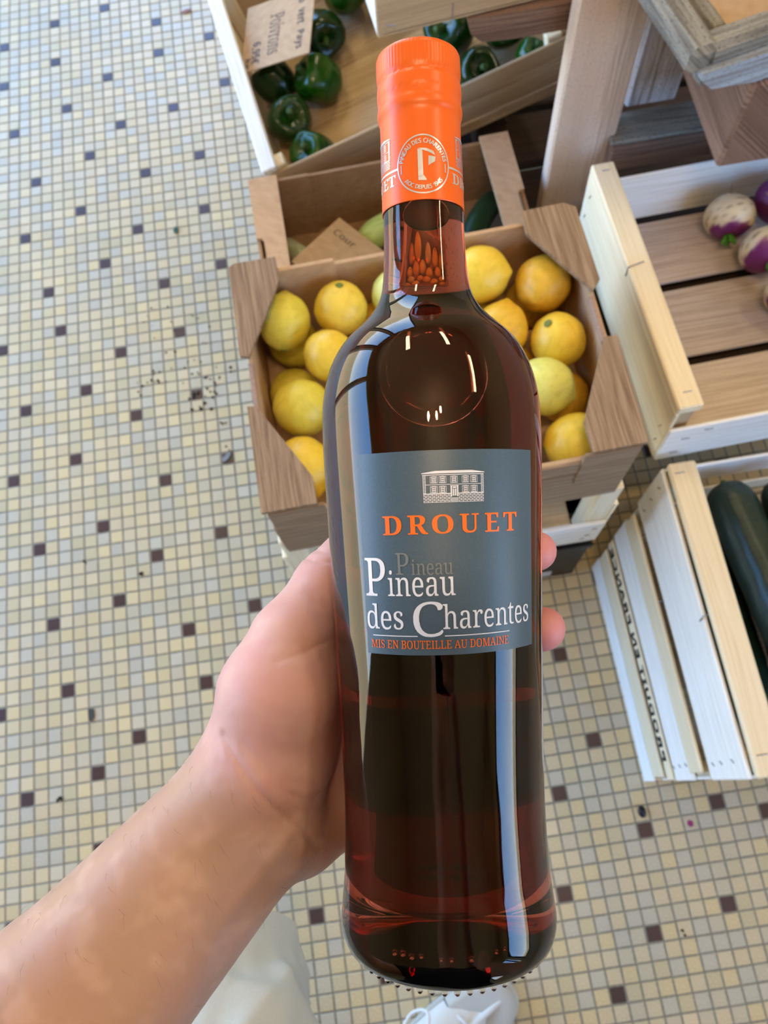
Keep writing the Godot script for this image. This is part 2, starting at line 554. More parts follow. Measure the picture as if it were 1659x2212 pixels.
# a slatted crate: boxes on its long sides, thick battens on its ends
func turnip_crate() -> Node3D:
	var o := thing("slatted_crate", "cream slatted wooden crate holding turnips, wire staple bent over its rim", "crate", placed(Vector3(0.253, 0.444, -0.587), 1.7, -2.8))
	var w := 0.5
	var d := 0.369
	var h := 0.127
	for s in [0.0, 1.0]:
		board("end_board", Vector3(d, h - 0.014, 0.006), Vector3(0.003 + s * (w - 0.006), (h - 0.014) / 2, d / 2), wood("cream", int(s)), o, ALONG_Z)
		board("batten", Vector3(d, 0.014, 0.030), Vector3(0.015 + s * (w - 0.03), h - 0.007, d / 2), wood("cream", int(s) + 2), o, ALONG_Z, 0.002)
		for z in [0.008, d - 0.022]:
			board("corner_post", Vector3(h - 0.02, 0.02, 0.02), Vector3(0.017 + s * (w - 0.034), (h - 0.02) / 2, z + 0.007), wood("pale", 1), o, ALONG_Y)
	for k in 3:
		board("floor_slat", Vector3(w - 0.014, 0.005, 0.106), Vector3(w / 2, 0.009, 0.069 + k * 0.119), wood("pinkish", k), o)
	board("side_slat", Vector3(w, 0.085, 0.005), Vector3(w / 2, 0.055, 0.0055), wood("white", 0), o)
	board("side_slat", Vector3(w, 0.078, 0.005), Vector3(w / 2, 0.042, d + 0.003), wood("white", 2), o)
	staple(o, Vector3(0.0, h + 0.0006, 0.168), Vector3(0.021, 0.0, -0.004), Vector3(-0.0008, -0.014, 0.002))
	pin_row(o, [Vector3(0.016, h, 0.014), Vector3(0.016, h, d - 0.02), Vector3(0.05, 0.07, d + 0.006), Vector3(0.02, 0.02, d + 0.006), Vector3(0.026, 0.055, d + 0.006)], Vector3(0.01, 0, 0))
	pin_row(o, [Vector3(-0.0004, 0.09, 0.02), Vector3(-0.0004, 0.05, 0.016), Vector3(-0.0004, 0.06, d - 0.015), Vector3(-0.0004, 0.03, d - 0.012)], Vector3(0, 0.008, 0.003))
	return o

func floor_crate(y: float, h: float, label: String, rows: Array, grp: String) -> Node3D:
	# rows: [bottom, top, wood, lean out]
	var o := thing("produce_crate", label, "crate", Transform3D(Basis.IDENTITY, Vector3(0.266, y, -0.197)), grp)
	var w := 0.5
	var d := 0.374
	var k := 0
	for s in [0.0, 1.0]:
		for r in rows:
			var hh: float = r[1] - r[0]
			board("end_slat", Vector3(d - r[3], hh, 0.005), Vector3(0.0025 + s * (w - 0.005) - (1 - 2 * s) * r[3] * 0.25, (r[0] + r[1]) / 2, d / 2), wood(r[2], k), o, ALONG_Z)
			k += 1
		board("batten", Vector3(d, 0.010, 0.034), Vector3(0.022 + s * (w - 0.044), h - 0.005, d / 2), wood("cream", k), o, ALONG_Z, 0.002)
		for z in [0.014, d - 0.014]:
			board("corner_post", Vector3(h - 0.012, 0.018, 0.018), Vector3(0.0165 + s * (w - 0.033), (h - 0.012) / 2, z), wood("cream", 1), o, ALONG_Y)
	for z in [0.0025, d - 0.0025]:
		board("side_slat", Vector3(w - 0.01, h * 0.36, 0.004), Vector3(w / 2, h * 0.72, z), wood("white", k), o)
		board("side_slat", Vector3(w - 0.01, h * 0.22, 0.004), Vector3(w / 2, h * 0.14, z), wood("cream", k + 1), o)
	for q in 3:
		board("floor_slat", Vector3(w - 0.02, 0.004, 0.1), Vector3(w / 2, 0.006, 0.066 + q * 0.121), wood("pale", q), o)
	return o

func crates_on_floor() -> void:
	var grp := "stacked produce crates beside the black box"
	var a := floor_crate(0.0, 0.178, "lowest crate of the stack, standing on the mosaic floor under the cucumbers", [[0.0, 0.06, "white", 0.0], [0.078, 0.134, "cream", 0.012], [0.148, 0.177, "cream", 0.004]], grp)
	var b := floor_crate(0.178, 0.163, "middle crate of the stack, white slat above the stencilled board", [[0.012, 0.096, "white", 0.0], [0.103, 0.152, "cream", 0.02]], grp)
	var c := floor_crate(0.341, 0.149, "top crate of the stack, white end slat, filled with dark cucumbers", [[0.008, 0.134, "white", 0.0]], grp)
	# stencil on the lowest crate's upper end board, reading from the front backwards
	var g := Geo.new()
	lettering(g, "PRODUIT EN FRANCE", 0, 700, 0.0, 0.33, 0.0, 0.021, 0.0, true)
	var turn := Basis(Vector3(0, 0, -1), Vector3(0, 1, 0), Vector3(-1, 0, 0))
	geo("stencil", g, M.ink, a, Transform3D(turn, Vector3(-0.0018, 0.152, 0.345)))
	for q in [[c, 0.14, 0.19], [b, 0.155, 0.14]]:
		staple(q[0], Vector3(-0.001, q[1], q[2]), Vector3(0.026, 0.004, -0.002), Vector3(-0.0012, -0.014, 0.003))
	pin_row(c, [Vector3(-0.0006, 0.03, 0.355), Vector3(-0.0006, 0.06, 0.354), Vector3(-0.0006, 0.10, 0.353), Vector3(-0.0006, 0.03, 0.02), Vector3(-0.0006, 0.07, 0.018), Vector3(-0.0006, 0.11, 0.017)], Vector3(0, 0.006, 0.004))
	pin_row(b, [Vector3(-0.0006, 0.02, 0.355), Vector3(-0.0006, 0.05, 0.354), Vector3(-0.0006, 0.08, 0.353)], Vector3(0, 0.006, 0.004))
	pin_row(c, [Vector3(0.016, 0.1494, 0.014), Vector3(0.016, 0.1494, 0.35)], Vector3(0.012, 0, 0))

	# crate under the lemon box, on the black box
	var o := thing("wooden_crate", "wooden crate with low white front board under the lemon box", "crate", Transform3D(Basis.IDENTITY, Vector3(-0.212, 0.352, -0.43)))
	var w := 0.408
	var d := 0.272
	var h := 0.19
	for x in [0.014, w - 0.014]:
		for z in [0.014, d - 0.014]:
			board("corner_post", Vector3(h, 0.028, 0.028), Vector3(x, h / 2, z), wood("cream", int(x * 10)), o, ALONG_Y, 0.002)
	for z in [-0.003, d + 0.003]:
		board("side_board", Vector3(w, 0.075, 0.006), Vector3(w / 2, 0.04, z), wood("white", 1), o)
	for x in [-0.003, w + 0.003]:
		board("end_board", Vector3(d, 0.11, 0.006), Vector3(x, 0.075, d / 2), wood("cream", 2), o, ALONG_Z)
	board("floor_board", Vector3(w - 0.06, 0.006, d - 0.01), Vector3(w / 2, 0.006, d / 2), wood("pale", 2), o)
	pin_row(o, [Vector3(0.395, 0.06, d + 0.0064), Vector3(0.39, 0.035, d + 0.0064), Vector3(0.31, 0.012, d + 0.0064), Vector3(0.385, 0.02, d + 0.0064)], Vector3(0.006, 0.003, 0))
	var b2 := thing("plastic_crate", "black plastic crate standing on the floor under the lemon stack", "crate", Transform3D(Basis.IDENTITY, Vector3(-0.12, 0, -0.44)))
	board("bottom", Vector3(0.35, 0.01, 0.25), Vector3(0.175, 0.006, 0.125), M.black, b2, Basis.IDENTITY, 0.002)
	for z in [0.004, 0.246]:
		board("side_wall", Vector3(0.35, 0.35, 0.008), Vector3(0.175, 0.175, z), M.black, b2, Basis.IDENTITY, 0.003)
		for y in [0.335, 0.19]:
			board("rib", Vector3(0.352, 0.016, 0.006), Vector3(0.175, y, z + (0.006 if z > 0.1 else -0.006)), M.black, b2, Basis.IDENTITY, 0.002)
	for x in [0.004, 0.346]:
		board("end_wall", Vector3(0.008, 0.35, 0.234), Vector3(x, 0.175, 0.125), M.black, b2, Basis.IDENTITY, 0.003)
	var slip := board("paper_slip", Vector3(0.11, 0.03, 0.0008), Vector3(0.25, 0.032, 0.2515), M.paper, b2, Basis(Vector3.BACK, 0.03), 0.0)
	slip.set_meta("label", "bluish white paper slip")

func pepper_crate() -> Transform3D:
	var at := Transform3D(Basis(Vector3(0.9657, 0.2292, -0.1223), Vector3(-0.2148, 0.9693, 0.1198), Vector3(0.146, -0.0894, 0.9852)).orthonormalized(), Vector3(-0.211, 0.377, -1.154))
	var o := thing("pepper_crate", "pale thin-walled wooden crate of green peppers, leaning to one side", "crate", at)
	var w := 0.478
	var d := 0.372
	var h := 0.108
	board("end_board", Vector3(d - 0.02, h, 0.008), Vector3(0.004, h / 2, d / 2), wood("cream", 0), o, ALONG_Z, 0.002)
	board("end_batten", Vector3(d, 0.012, 0.024), Vector3(0.006, h + 0.004, d / 2), wood("white", 1), o, ALONG_Z, 0.002)
	board("end_board", Vector3(d - 0.02, h, 0.008), Vector3(w - 0.004, h / 2, d / 2), wood("pale", 0), o, ALONG_Z, 0.002)
	for x in [0.02, w - 0.02]:
		for z in [0.018, d - 0.018]:
			board("corner_post", Vector3(h, 0.022, 0.022), Vector3(x, h / 2, z), wood("cream", 3), o, ALONG_Y, 0.0015)
	board("side_board", Vector3(w, h - 0.012, 0.005), Vector3(w / 2, (h - 0.012) / 2 + 0.006, d - 0.003), wood("pale", 1), o)
	board("side_board", Vector3(w, h - 0.012, 0.005), Vector3(w / 2, (h - 0.012) / 2 + 0.006, 0.003), wood("pale", 2), o)
	board("foot_strip", Vector3(w, 0.024, 0.004), Vector3(w / 2, 0.014, d + 0.002), wood("pale", 3), o)
	board("floor_board", Vector3(w - 0.02, 0.005, d - 0.012), Vector3(w / 2, 0.006, d / 2), wood("pale", 0), o)
	pin_row(o, [Vector3(0.36, 0.02, d + 0.0045), Vector3(0.44, 0.02, d + 0.0045)], Vector3(0.003, 0.012, 0))
	return at

func upper_crate() -> void:
	var o := thing("plywood_crate", "pale crate on the upper shelf above the peppers, stapled front board", "crate", placed(Vector3(-0.003, 0.722, -0.692), 5.5))
	var w := 0.315
	var d := 0.3
	board("side_board", Vector3(w, 0.1, 0.006), Vector3(w / 2, 0.05, -0.003), wood("pale", 1), o)
	board("side_board", Vector3(w, 0.1, 0.006), Vector3(w / 2, 0.05, -d), wood("pale", 2), o)
	board("end_board", Vector3(d, 0.1, 0.006), Vector3(0.003, 0.05, -d / 2 - 0.002), wood("white", 1), o, ALONG_Z)
	board("end_board", Vector3(d, 0.1, 0.006), Vector3(w - 0.003, 0.05, -d / 2 - 0.002), wood("pale", 0), o, ALONG_Z)
	board("floor_board", Vector3(w - 0.012, 0.005, d), Vector3(w / 2, 0.0045, -d / 2), wood("pale", 3), o)
	pin_row(o, [Vector3(0.022, 0.052, 0.0003), Vector3(0.016, 0.014, 0.0003)], Vector3(0.01, -0.003, 0))
	pin_row(o, [Vector3(0.09, 0.012, 0.0003)], Vector3(0.001, 0.022, 0))

func rack() -> void:
	var o := thing("display_rack", "old timber display rack with upright plank and dark shelves behind the crates", "rack")
	board("upright_plank", Vector3(0.772, 0.087, 0.026), Vector3(0.265, 0.386, -0.673), wood("weathered", 0), o, ALONG_Y, 0.003)
	board("rear_rail", Vector3(0.47, 0.045, 0.05), Vector3(0.535, 0.512, -0.668), wood("brown", 1), o, Basis.IDENTITY, 0.003)
	board("rear_rail_cap", Vector3(0.47, 0.006, 0.05), Vector3(0.535, 0.538, -0.672), wood("grey", 1), o, Basis.IDENTITY, 0.001)
	board("painted_plank", Vector3(0.203, 0.07, 0.02), Vector3(0.366, 0.6425, -0.712), wood("painted", 0), o, ALONG_Y, 0.003)
	board("bearer", Vector3(0.32, 0.125, 0.36), Vector3(0.558, 0.6825, -0.675), wood("brown", 2), o, ALONG_Z, 0.004)
	var plank := Geo.new()
	plank.prism([Vector2(0.0, 0.0), Vector2(0.004, -0.02), Vector2(0.018, -0.033), Vector2(0.06, -0.036), Vector2(0.5, -0.03), Vector2(0.5, 0.0)], -0.1, 0.0, Transform3D(Basis(Vector3(1, 0, 0), Vector3(0, 0, 1), Vector3(0, 1, 0)), Vector3(0.105, 0.72, -0.70)))
	geo("shelf_plank", plank, wood("brown", 3), o)
	for k in 6:
		board("deck_plank", Vector3(0.95, 0.02, 0.105), Vector3(0.285, 0.32, -1.11 + k * 0.118), wood("dark", k), o, Basis.IDENTITY, 0.003)
	for z in [-1.05, -0.56]:
		board("deck_bearer", Vector3(0.95, 0.05, 0.04), Vector3(0.285, 0.284, z), wood("dark", 1), o, Basis.IDENTITY, 0.003)
		for x in [-0.12, 0.7]:
			board("leg", Vector3(0.26, 0.05, 0.05), Vector3(x, 0.13, z), wood("dark", 2), o, ALONG_Y, 0.003)
	board("prop_block", Vector3(0.26, 0.064, 0.05), Vector3(0.185, 0.363, -0.98), wood("dark", 0), o, ALONG_Z, 0.003)
	for z in [-0.545, -0.43, -0.315]:
		board("crate_shelf", Vector3(0.53, 0.018, 0.112), Vector3(0.535, 0.425 + (z + 0.587) * 0.049, z), wood("dark", 3), o, Basis(Vector3.RIGHT, deg_to_rad(-2.8)), 0.002)
	for z in [-0.55, -0.28]:
		board("leg", Vector3(0.40, 0.04, 0.04), Vector3(0.77, 0.20, z), wood("dark", 1), o, ALONG_Y, 0.003)
	board("rear_leg", Vector3(0.62, 0.05, 0.05), Vector3(0.745, 0.31, -0.74), wood("dark", 1), o, ALONG_Y, 0.003)

func grey_crate() -> void:
	var o := thing("weathered_crate", "weathered grey crate with flaking bluish paint on top of the rack", "crate", placed(Vector3(0.291, 0.8065, -0.503), 12))
	board("rim_batten", Vector3(0.19, 0.03, 0.032), Vector3(0.016, -0.012, -0.095), wood("grey", 0), o, ALONG_Z, 0.006)
	board("rim_batten", Vector3(0.42, 0.026, 0.028), Vector3(0.225, -0.011, -0.014), wood("grey", 2), o, Basis.IDENTITY, 0.006)
	board("inner_slat", Vector3(0.15, 0.03, 0.02), Vector3(0.048, -0.022, -0.105), wood("grey", 3), o, ALONG_Z, 0.004)
	var g := Geo.new()
	g.prism([Vector2(0.012, 0.0), Vector2(0.014, 0.008), Vector2(0.03, 0.024), Vector2(0.085, 0.0365), Vector2(0.42, 0.0375), Vector2(0.42, 0.0)], -0.012, 0.0, Transform3D(Basis(Vector3(1, 0, 0), Vector3(0, 0, 1), Vector3(0, -1, 0)), Vector3(0.0, -0.02, 0.008)))
	geo("front_board", g, wood("bluish", 0), o)
	board("floor_board", Vector3(0.41, 0.006, 0.17), Vector3(0.235, -0.054, -0.095), wood("grey", 1), o)
	board("far_board", Vector3(0.42, 0.056, 0.012), Vector3(0.23, -0.03, -0.185), wood("grey", 1), o)
	board("end_board", Vector3(0.16, 0.056, 0.012), Vector3(0.432, -0.03, -0.1), wood("grey", 2), o, ALONG_Z)
	var t := thing("price_card", "tan cardboard price card in the weathered grey crate", "card", placed(Vector3(0.356, 0.784, -0.545), 20, 8))
	board("card_sheet", Vector3(0.12, 0.0016, 0.10), Vector3(0.048, 0.006, -0.045), M.note, t, Basis.IDENTITY, 0.0)
	var ink := Geo.new()
	lettering(ink, "a", 0, 400, 0.012, 0.034, 0.0, 0.016, 0.0, true)
	geo("handwriting", ink, M.ink, t, Transform3D(Basis(Vector3(1, 0, 0), Vector3(0, 0, -1), Vector3(0, 1, 0)), Vector3(0.0, 0.0072, -0.045)))

# ---------------------------------------------------------------- cardboard boxes

func panel(called: String, a: Vector3, size: Vector3, m: Material, parent: Node) -> void:
	board(called, size, a + size / 2, m, parent, Basis.IDENTITY, 0.0006)

func lemon_box() -> void:
	var o := thing("fruit_box", "cardboard box with wood print and corner flaps, full of lemons", "box", placed(Vector3(-0.205, 0.5425, -0.438), 1.3))
	var w := 0.38
	var d := 0.289
	var h := 0.14
	var t := 0.005
	panel("bottom", Vector3(0, 0, 0), Vector3(w, t, d), M.card, o)
	panel("back_wall", Vector3(t, t, 0), Vector3(w - 2 * t, 0.118, t), M.card, o)
	panel("back_tab", Vector3(t, t, t), Vector3(0.105, 0.131, t), M.card, o)
	panel("back_tab", Vector3(w - 0.135 - t, t, t), Vector3(0.135, 0.131, t), M.card, o)
	panel("front_wall", Vector3(t, t, d - t), Vector3(w - 2 * t, 0.112, t), M.card, o)
	for s in [0.0, 1.0]:
		var x: float = s * (w - t)
		panel("side_wall", Vector3(x, t, 0), Vector3(t, 0.127, d), M.card, o)
		panel("side_skirt", Vector3(x + (s * 2 - 1) * 0.0042, 0.0, 0.0), Vector3(t * 0.8, 0.08, d), M.print[0], o)
		panel("front_tab", Vector3(0.0 if s < 1 else w - 0.058, 0.062, d + 0.001), Vector3(0.058, 0.077, 0.004), M.print[0], o)
	panel("front_skirt", Vector3(-0.002, 0.0, d - 0.0008), Vector3(w + 0.004, 0.084, 0.0035), M.print[0], o)
	panel("front_band", Vector3(0.058, 0.09, d - 0.0006), Vector3(w - 0.116, 0.027, 0.004), M.print[0], o)
	var flaps := [
		[Vector2(-0.006, 0.001), Vector2(0.0005, -0.004), Vector2(0.0468, -0.003), Vector2(0.0475, 0.0279), Vector2(0.0034, 0.1157), Vector2(-0.006, 0.112)],
		[Vector2(-0.005, 0.1735), Vector2(0.0044, 0.1757), Vector2(0.0507, 0.2629), Vector2(0.0515, 0.2925), Vector2(-0.005, 0.2925)],
		[Vector2(0.3244, -0.003), Vector2(0.372, -0.004), Vector2(0.384, 0.004), Vector2(0.386, 0.1002), Vector2(0.3756, 0.1115), Vector2(0.3231, 0.0261)],
		[Vector2(0.3723, 0.1689), Vector2(0.386, 0.1700), Vector2(0.385, 0.2925), Vector2(0.3290, 0.2925), Vector2(0.3285, 0.2587)]]
	for f in flaps:
		var g := Geo.new()
		g.prism(f, h, h + 0.005)
		var fl := geo("corner_flap", g, M.print_z, o)
		fl.set_meta("label", "wood printed corner flap")
	for p in [[0.002, 0.006, 0.117, 0.056], [w - 0.0055, 0.0045, 0.112, 0.056]]:
		panel("side_rim", Vector3(p[0] - 0.002, 0.127, p[2]), Vector3(t, 0.007, p[3]), M.card_edge, o)
	panel("paper_tag", Vector3(-0.016, 0.04, 0.19), Vector3(0.008, 0.0012, 0.05), M.paper, o)

func squash_box() -> void:
	var o := thing("squash_box", "plain brown cardboard box with hand holes behind the lemons, holding zucchini", "box", placed(Vector3(-0.208, 0.3365, -0.75), 1.5))
	var w := 0.393
	var d := 0.289
	var h := 0.131
	var t := 0.005
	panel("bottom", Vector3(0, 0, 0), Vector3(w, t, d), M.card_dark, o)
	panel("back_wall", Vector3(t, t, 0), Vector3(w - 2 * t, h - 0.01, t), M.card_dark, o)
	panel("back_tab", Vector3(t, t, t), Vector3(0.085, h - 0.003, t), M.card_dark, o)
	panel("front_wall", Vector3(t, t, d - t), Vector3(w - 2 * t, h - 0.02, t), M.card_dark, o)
	for s in [0.0, 1.0]:
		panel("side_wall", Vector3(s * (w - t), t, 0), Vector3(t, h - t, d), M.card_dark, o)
		var rim := [Vector2(0.0, 0.0), Vector2(0.043, 0.0), Vector2(0.041, 0.289), Vector2(0.0, 0.289), Vector2(0.0, 0.152), Vector2(0.0085, 0.148), Vector2(0.0105, 0.142), Vector2(0.0105, 0.113), Vector2(0.008, 0.108), Vector2(0.0, 0.107)]
		var line := []
		for p in rim:
			line.append(Vector2(p.x if s == 0.0 else w - p.x, p.y))
		var g := Geo.new()
		g.prism(line, h, h + 0.005)
		geo("side_flap", g, M.card, o)
	# card and vegetables in it
	var card := thing("price_card", "cardboard price card standing askew among the squashes", "card", Transform3D(Basis(Vector3(0.60, -0.18, 0.62).normalized(), Vector3(0.30, 0.94, -0.02).normalized(), Vector3(-0.60, 0.20, 0.72).normalized()).orthonormalized(), Vector3(-0.085, 0.418, -0.70)))
	board("card_sheet", Vector3(0.13, 0.0016, 0.12), Vector3(0.066, 0, 0.058), M.note, card, Basis.IDENTITY, 0.0)
	var ink := Geo.new()
	lettering(ink, "Cour", 0, 400, 0.012, 0.05, 0.0, 0.012, 0.0, true)
	lettering(ink, "2,95", 0, 400, 0.07, 0.12, -0.06, -0.045, 0.0, true)
	geo("handwriting", ink, M.ink_soft, card, Transform3D(Basis(Vector3(1, 0, 0), Vector3(0, 0, -1), Vector3(0, 1, 0)), Vector3(0.0, 0.0012, 0.03)))

# ---------------------------------------------------------------- fruit and vegetables

func facing(dir: Vector3, spin := 0.0) -> Basis:
	# y of the thing along dir
	var y := dir.normalized()
	var x := y.cross(Vector3.FORWARD if absf(y.z) < 0.9 else Vector3.RIGHT).normalized()
	return Basis(x, y, x.cross(y)) * Basis(Vector3.UP, spin)

func lemon_mesh(seed_: int, long: float, tip: float) -> ArrayMesh:
	var n := noise(seed_, 1.0, 2)
	var rows := []
	for r in 25:
		var a := -PI / 2 + PI * r / 24.0
		var row := PackedVector3Array()
		for k in 28:
			var b := TAU * k / 28
			var rad := cos(a)
			var y := sin(a) * long
			if r > 20:
				y += tip * pow((r - 20) / 4.0, 1.6)
				rad *= 1.0 - 0.10 * sin(PI * (r - 20) / 4.0)
			var p := Vector3(sin(b) * rad, y, cos(b) * rad)
			row.append(p * (1.0 + 0.035 * n.get_noise_3dv(p * 1.6)))
		rows.append(row)
	var g := Geo.new()
	g.loft(rows)
	return g.mesh()

func lemons() -> void:
	var skin := streaks(256, 256, [Color(0.78, 0.78, 0.78), Color(0.95, 0.95, 0.95), Color(1, 1, 1)], 31, 9.0, 9.0)
	var tones := []
	for c in [Color(0.91, 0.77, 0.23), Color(0.92, 0.80, 0.29), Color(0.89, 0.70, 0.19), Color(0.86, 0.85, 0.43), Color(0.85, 0.79, 0.28)]:
		var m := surface(streaks(128, 128, [c.darkened(0.12), c, c.lightened(0.06)], 32 + tones.size(), 1.2, 1.2), Vector3(0.4, 0.4, 0.4), 0.42)
		m.heightmap_enabled = true
		m.heightmap_texture = skin
		m.heightmap_scale = 0.02
		tones.append(m)
	var eye := plain(Color(0.42, 0.48, 0.20), 0.7)
	var kinds := [lemon_mesh(1, 1.06, 0.12), lemon_mesh(2, 1.02, 0.08), lemon_mesh(3, 1.12, 0.15)]
	var stem := Geo.new()
	stem.lathe([Vector2(0.0, 0.0), Vector2(0.16, 0.0), Vector2(0.15, 0.035), Vector2(0.08, 0.06), Vector2(0.0, 0.05)], 10)
	var stem_mesh := stem.mesh()
	# place, radius, tone, mesh, direction of the tip, label
	var all := [
		[Vector3(-0.1618, 0.6386, -0.3894), 0.030, 4, 2, Vector3(0.2, 0.3, -1), "greenish yellow lemon under the far corner flap by the floor side"],
		[Vector3(-0.0960, 0.6352, -0.3969), 0.031, 1, 1, Vector3(-0.1, -1, 0.4), "round lemon with its green stem scar facing up, against the back wall"],
		[Vector3(-0.1169, 0.6413, -0.3351), 0.029, 0, 1, Vector3(-0.4, -0.2, -1), "deep yellow lemon with dark scar next to the bottle's shoulder"],
		[Vector3(-0.1549, 0.6270, -0.2838), 0.032, 4, 0, Vector3(1, 0.1, 0.3), "plump lemon lying beside the box's open side rim"],
		[Vector3(-0.1611, 0.6280, -0.2112), 0.032, 0, 2, Vector3(0.3, 0.1, 1), "long lemon under the near corner flap beside the thumb"],
		[Vector3(0.0659, 0.6504, -0.4011), 0.032, 0, 0, Vector3(1, 0.2, 0.2), "big smooth lemon just right of the bottle neck"],
		[Vector3(0.1354, 0.6392, -0.3834), 0.032, 2, 1, Vector3(-0.5, 0.3, 0.9), "lemon with green tip pointing at the knobbly lemon"],
		[Vector3(0.1387, 0.6319, -0.3127), 0.031, 0, 1, Vector3(0.5, -1, 0.3), "round golden lemon against the box wall next to the cream crate"],
		[Vector3(0.0780, 0.6367, -0.3328), 0.030, 2, 2, Vector3(0.35, 0.45, -0.9), "knobbly lemon with pale pointed neck"],
		[Vector3(0.1102, 0.6361, -0.2569), 0.032, 3, 0, Vector3(1, -0.1, 0.55), "pale lime-coloured lemon, greenest of all"],
		[Vector3(0.1327, 0.6229, -0.1931), 0.031, 0, 2, Vector3(1, 0.1, -0.1), "lemon nearest the box front, half hidden by the corner flap"],
		[Vector3(-0.0302, 0.6400, -0.4003), 0.029, 3, 0, Vector3(0, 1, 0.4), "greenish lemon half hidden by the bottle neck's side"],
		[Vector3(-0.0422, 0.6302, -0.3282), 0.030, 0, 1, Vector3(1, 0.2, 0), "lemon behind the bottle's shoulder, seen through the glass"],
		[Vector3(0.0210, 0.6234, -0.3554), 0.030, 1, 0, Vector3(0, 0.3, 1), "lemon behind the foot of the bottle neck"],
		[Vector3(-0.0860, 0.6323, -0.2457), 0.031, 0, 2, Vector3(0.4, 0.2, 1), "lemon behind the bottle beside the plump lemon"],
		[Vector3(-0.0221, 0.6443, -0.2646), 0.031, 2, 1, Vector3(1, 0, 0.4), "lemon behind the upper edge of the grey label"],
		[Vector3(0.0343, 0.6130, -0.2839), 0.030, 0, 0, Vector3(0.2, 0.5, 1), "lemon behind the bottle's shoulder next to the pale lime lemon"],
		[Vector3(0.0607, 0.6363, -0.2155), 0.030, 1, 2, Vector3(1, 0.2, 1), "lemon behind the label's upper corner"],
		[Vector3(-0.1597, 0.5793, -0.3969), 0.030, 4, 0, Vector3(1, 0, 0.3), "shaded lower lemon under the far corner flap lemon"],
		[Vector3(-0.1668, 0.5775, -0.3290), 0.030, 4, 1, Vector3(0, 0, 1), "shaded lower lemon by the open side rim"],
		[Vector3(-0.0562, 0.5775, -0.4006), 0.030, 2, 0, Vector3(1, 0, 0), "lower lemon in the gap beside the bottle neck"],
		[Vector3(0.1323, 0.5775, -0.4013), 0.030, 2, 2, Vector3(-1, 0.2, 0.6), "lower lemon below the far corner flap next to the upright plank"],
		[Vector3(0.1432, 0.5776, -0.2679), 0.030, 2, 1, Vector3(0, 0.2, 1), "dark lower lemon behind the pale lime lemon"],
		[Vector3(0.0616, 0.5775, -0.3789), 0.030, 0, 1, Vector3(1, 0, 0.5), "lower lemon under the big smooth lemon"],
		[Vector3(0.0920, 0.5779, -0.3114), 0.030, 2, 0, Vector3(0, 0, 1), "lower lemon under the knobbly lemon"]]
	for a in all:
		var o := thing("lemon", a[5], "lemon", Transform3D(facing(a[4], rng.randf() * TAU).scaled(Vector3.ONE * (a[1] * 0.985)), a[0]), "lemons in the printed fruit box")
		put("rind", kinds[a[3]], tones[a[2]], o)
		put("stem_scar", stem_mesh, eye, o, Transform3D(Basis(Vector3.RIGHT, PI), Vector3(0, -[1.04, 1.0, 1.10][a[3]], 0)))

func pepper_mesh(seed_: int) -> ArrayMesh:
	var n := noise(seed_, 1.0, 2)
	var rows := []
	var lobes := 4.0 if seed_ % 2 == 0 else 3.0
	for r in 29:
		var a := -PI / 2 + PI * r / 28.0
		var row := PackedVector3Array()
		for k in 40:
			var b := TAU * k / 40
			var s := sin(a)
			var rad := pow(maxf(cos(a), 0.0), 0.55)
			var lobe := 1.0 - 0.13 * pow(0.5 - 0.5 * cos(lobes * b), 0.8) * (0.55 + 0.45 * s)
			var y := 1.05 * s
			y -= maxf(s - 0.55, 0.0) * (0.95 * (1.0 - rad)) # hollow shoulder round the stem
			var p := Vector3(sin(b) * rad * lobe, y, cos(b) * rad * lobe) * (0.86 + 0.14 * smoothstep(-1.0, 0.6, s))
			row.append(p * (1.0 + 0.05 * n.get_noise_3dv(p * 1.3)))
		rows.append(row)
	var g := Geo.new()
	g.loft(rows)
	return g.mesh()

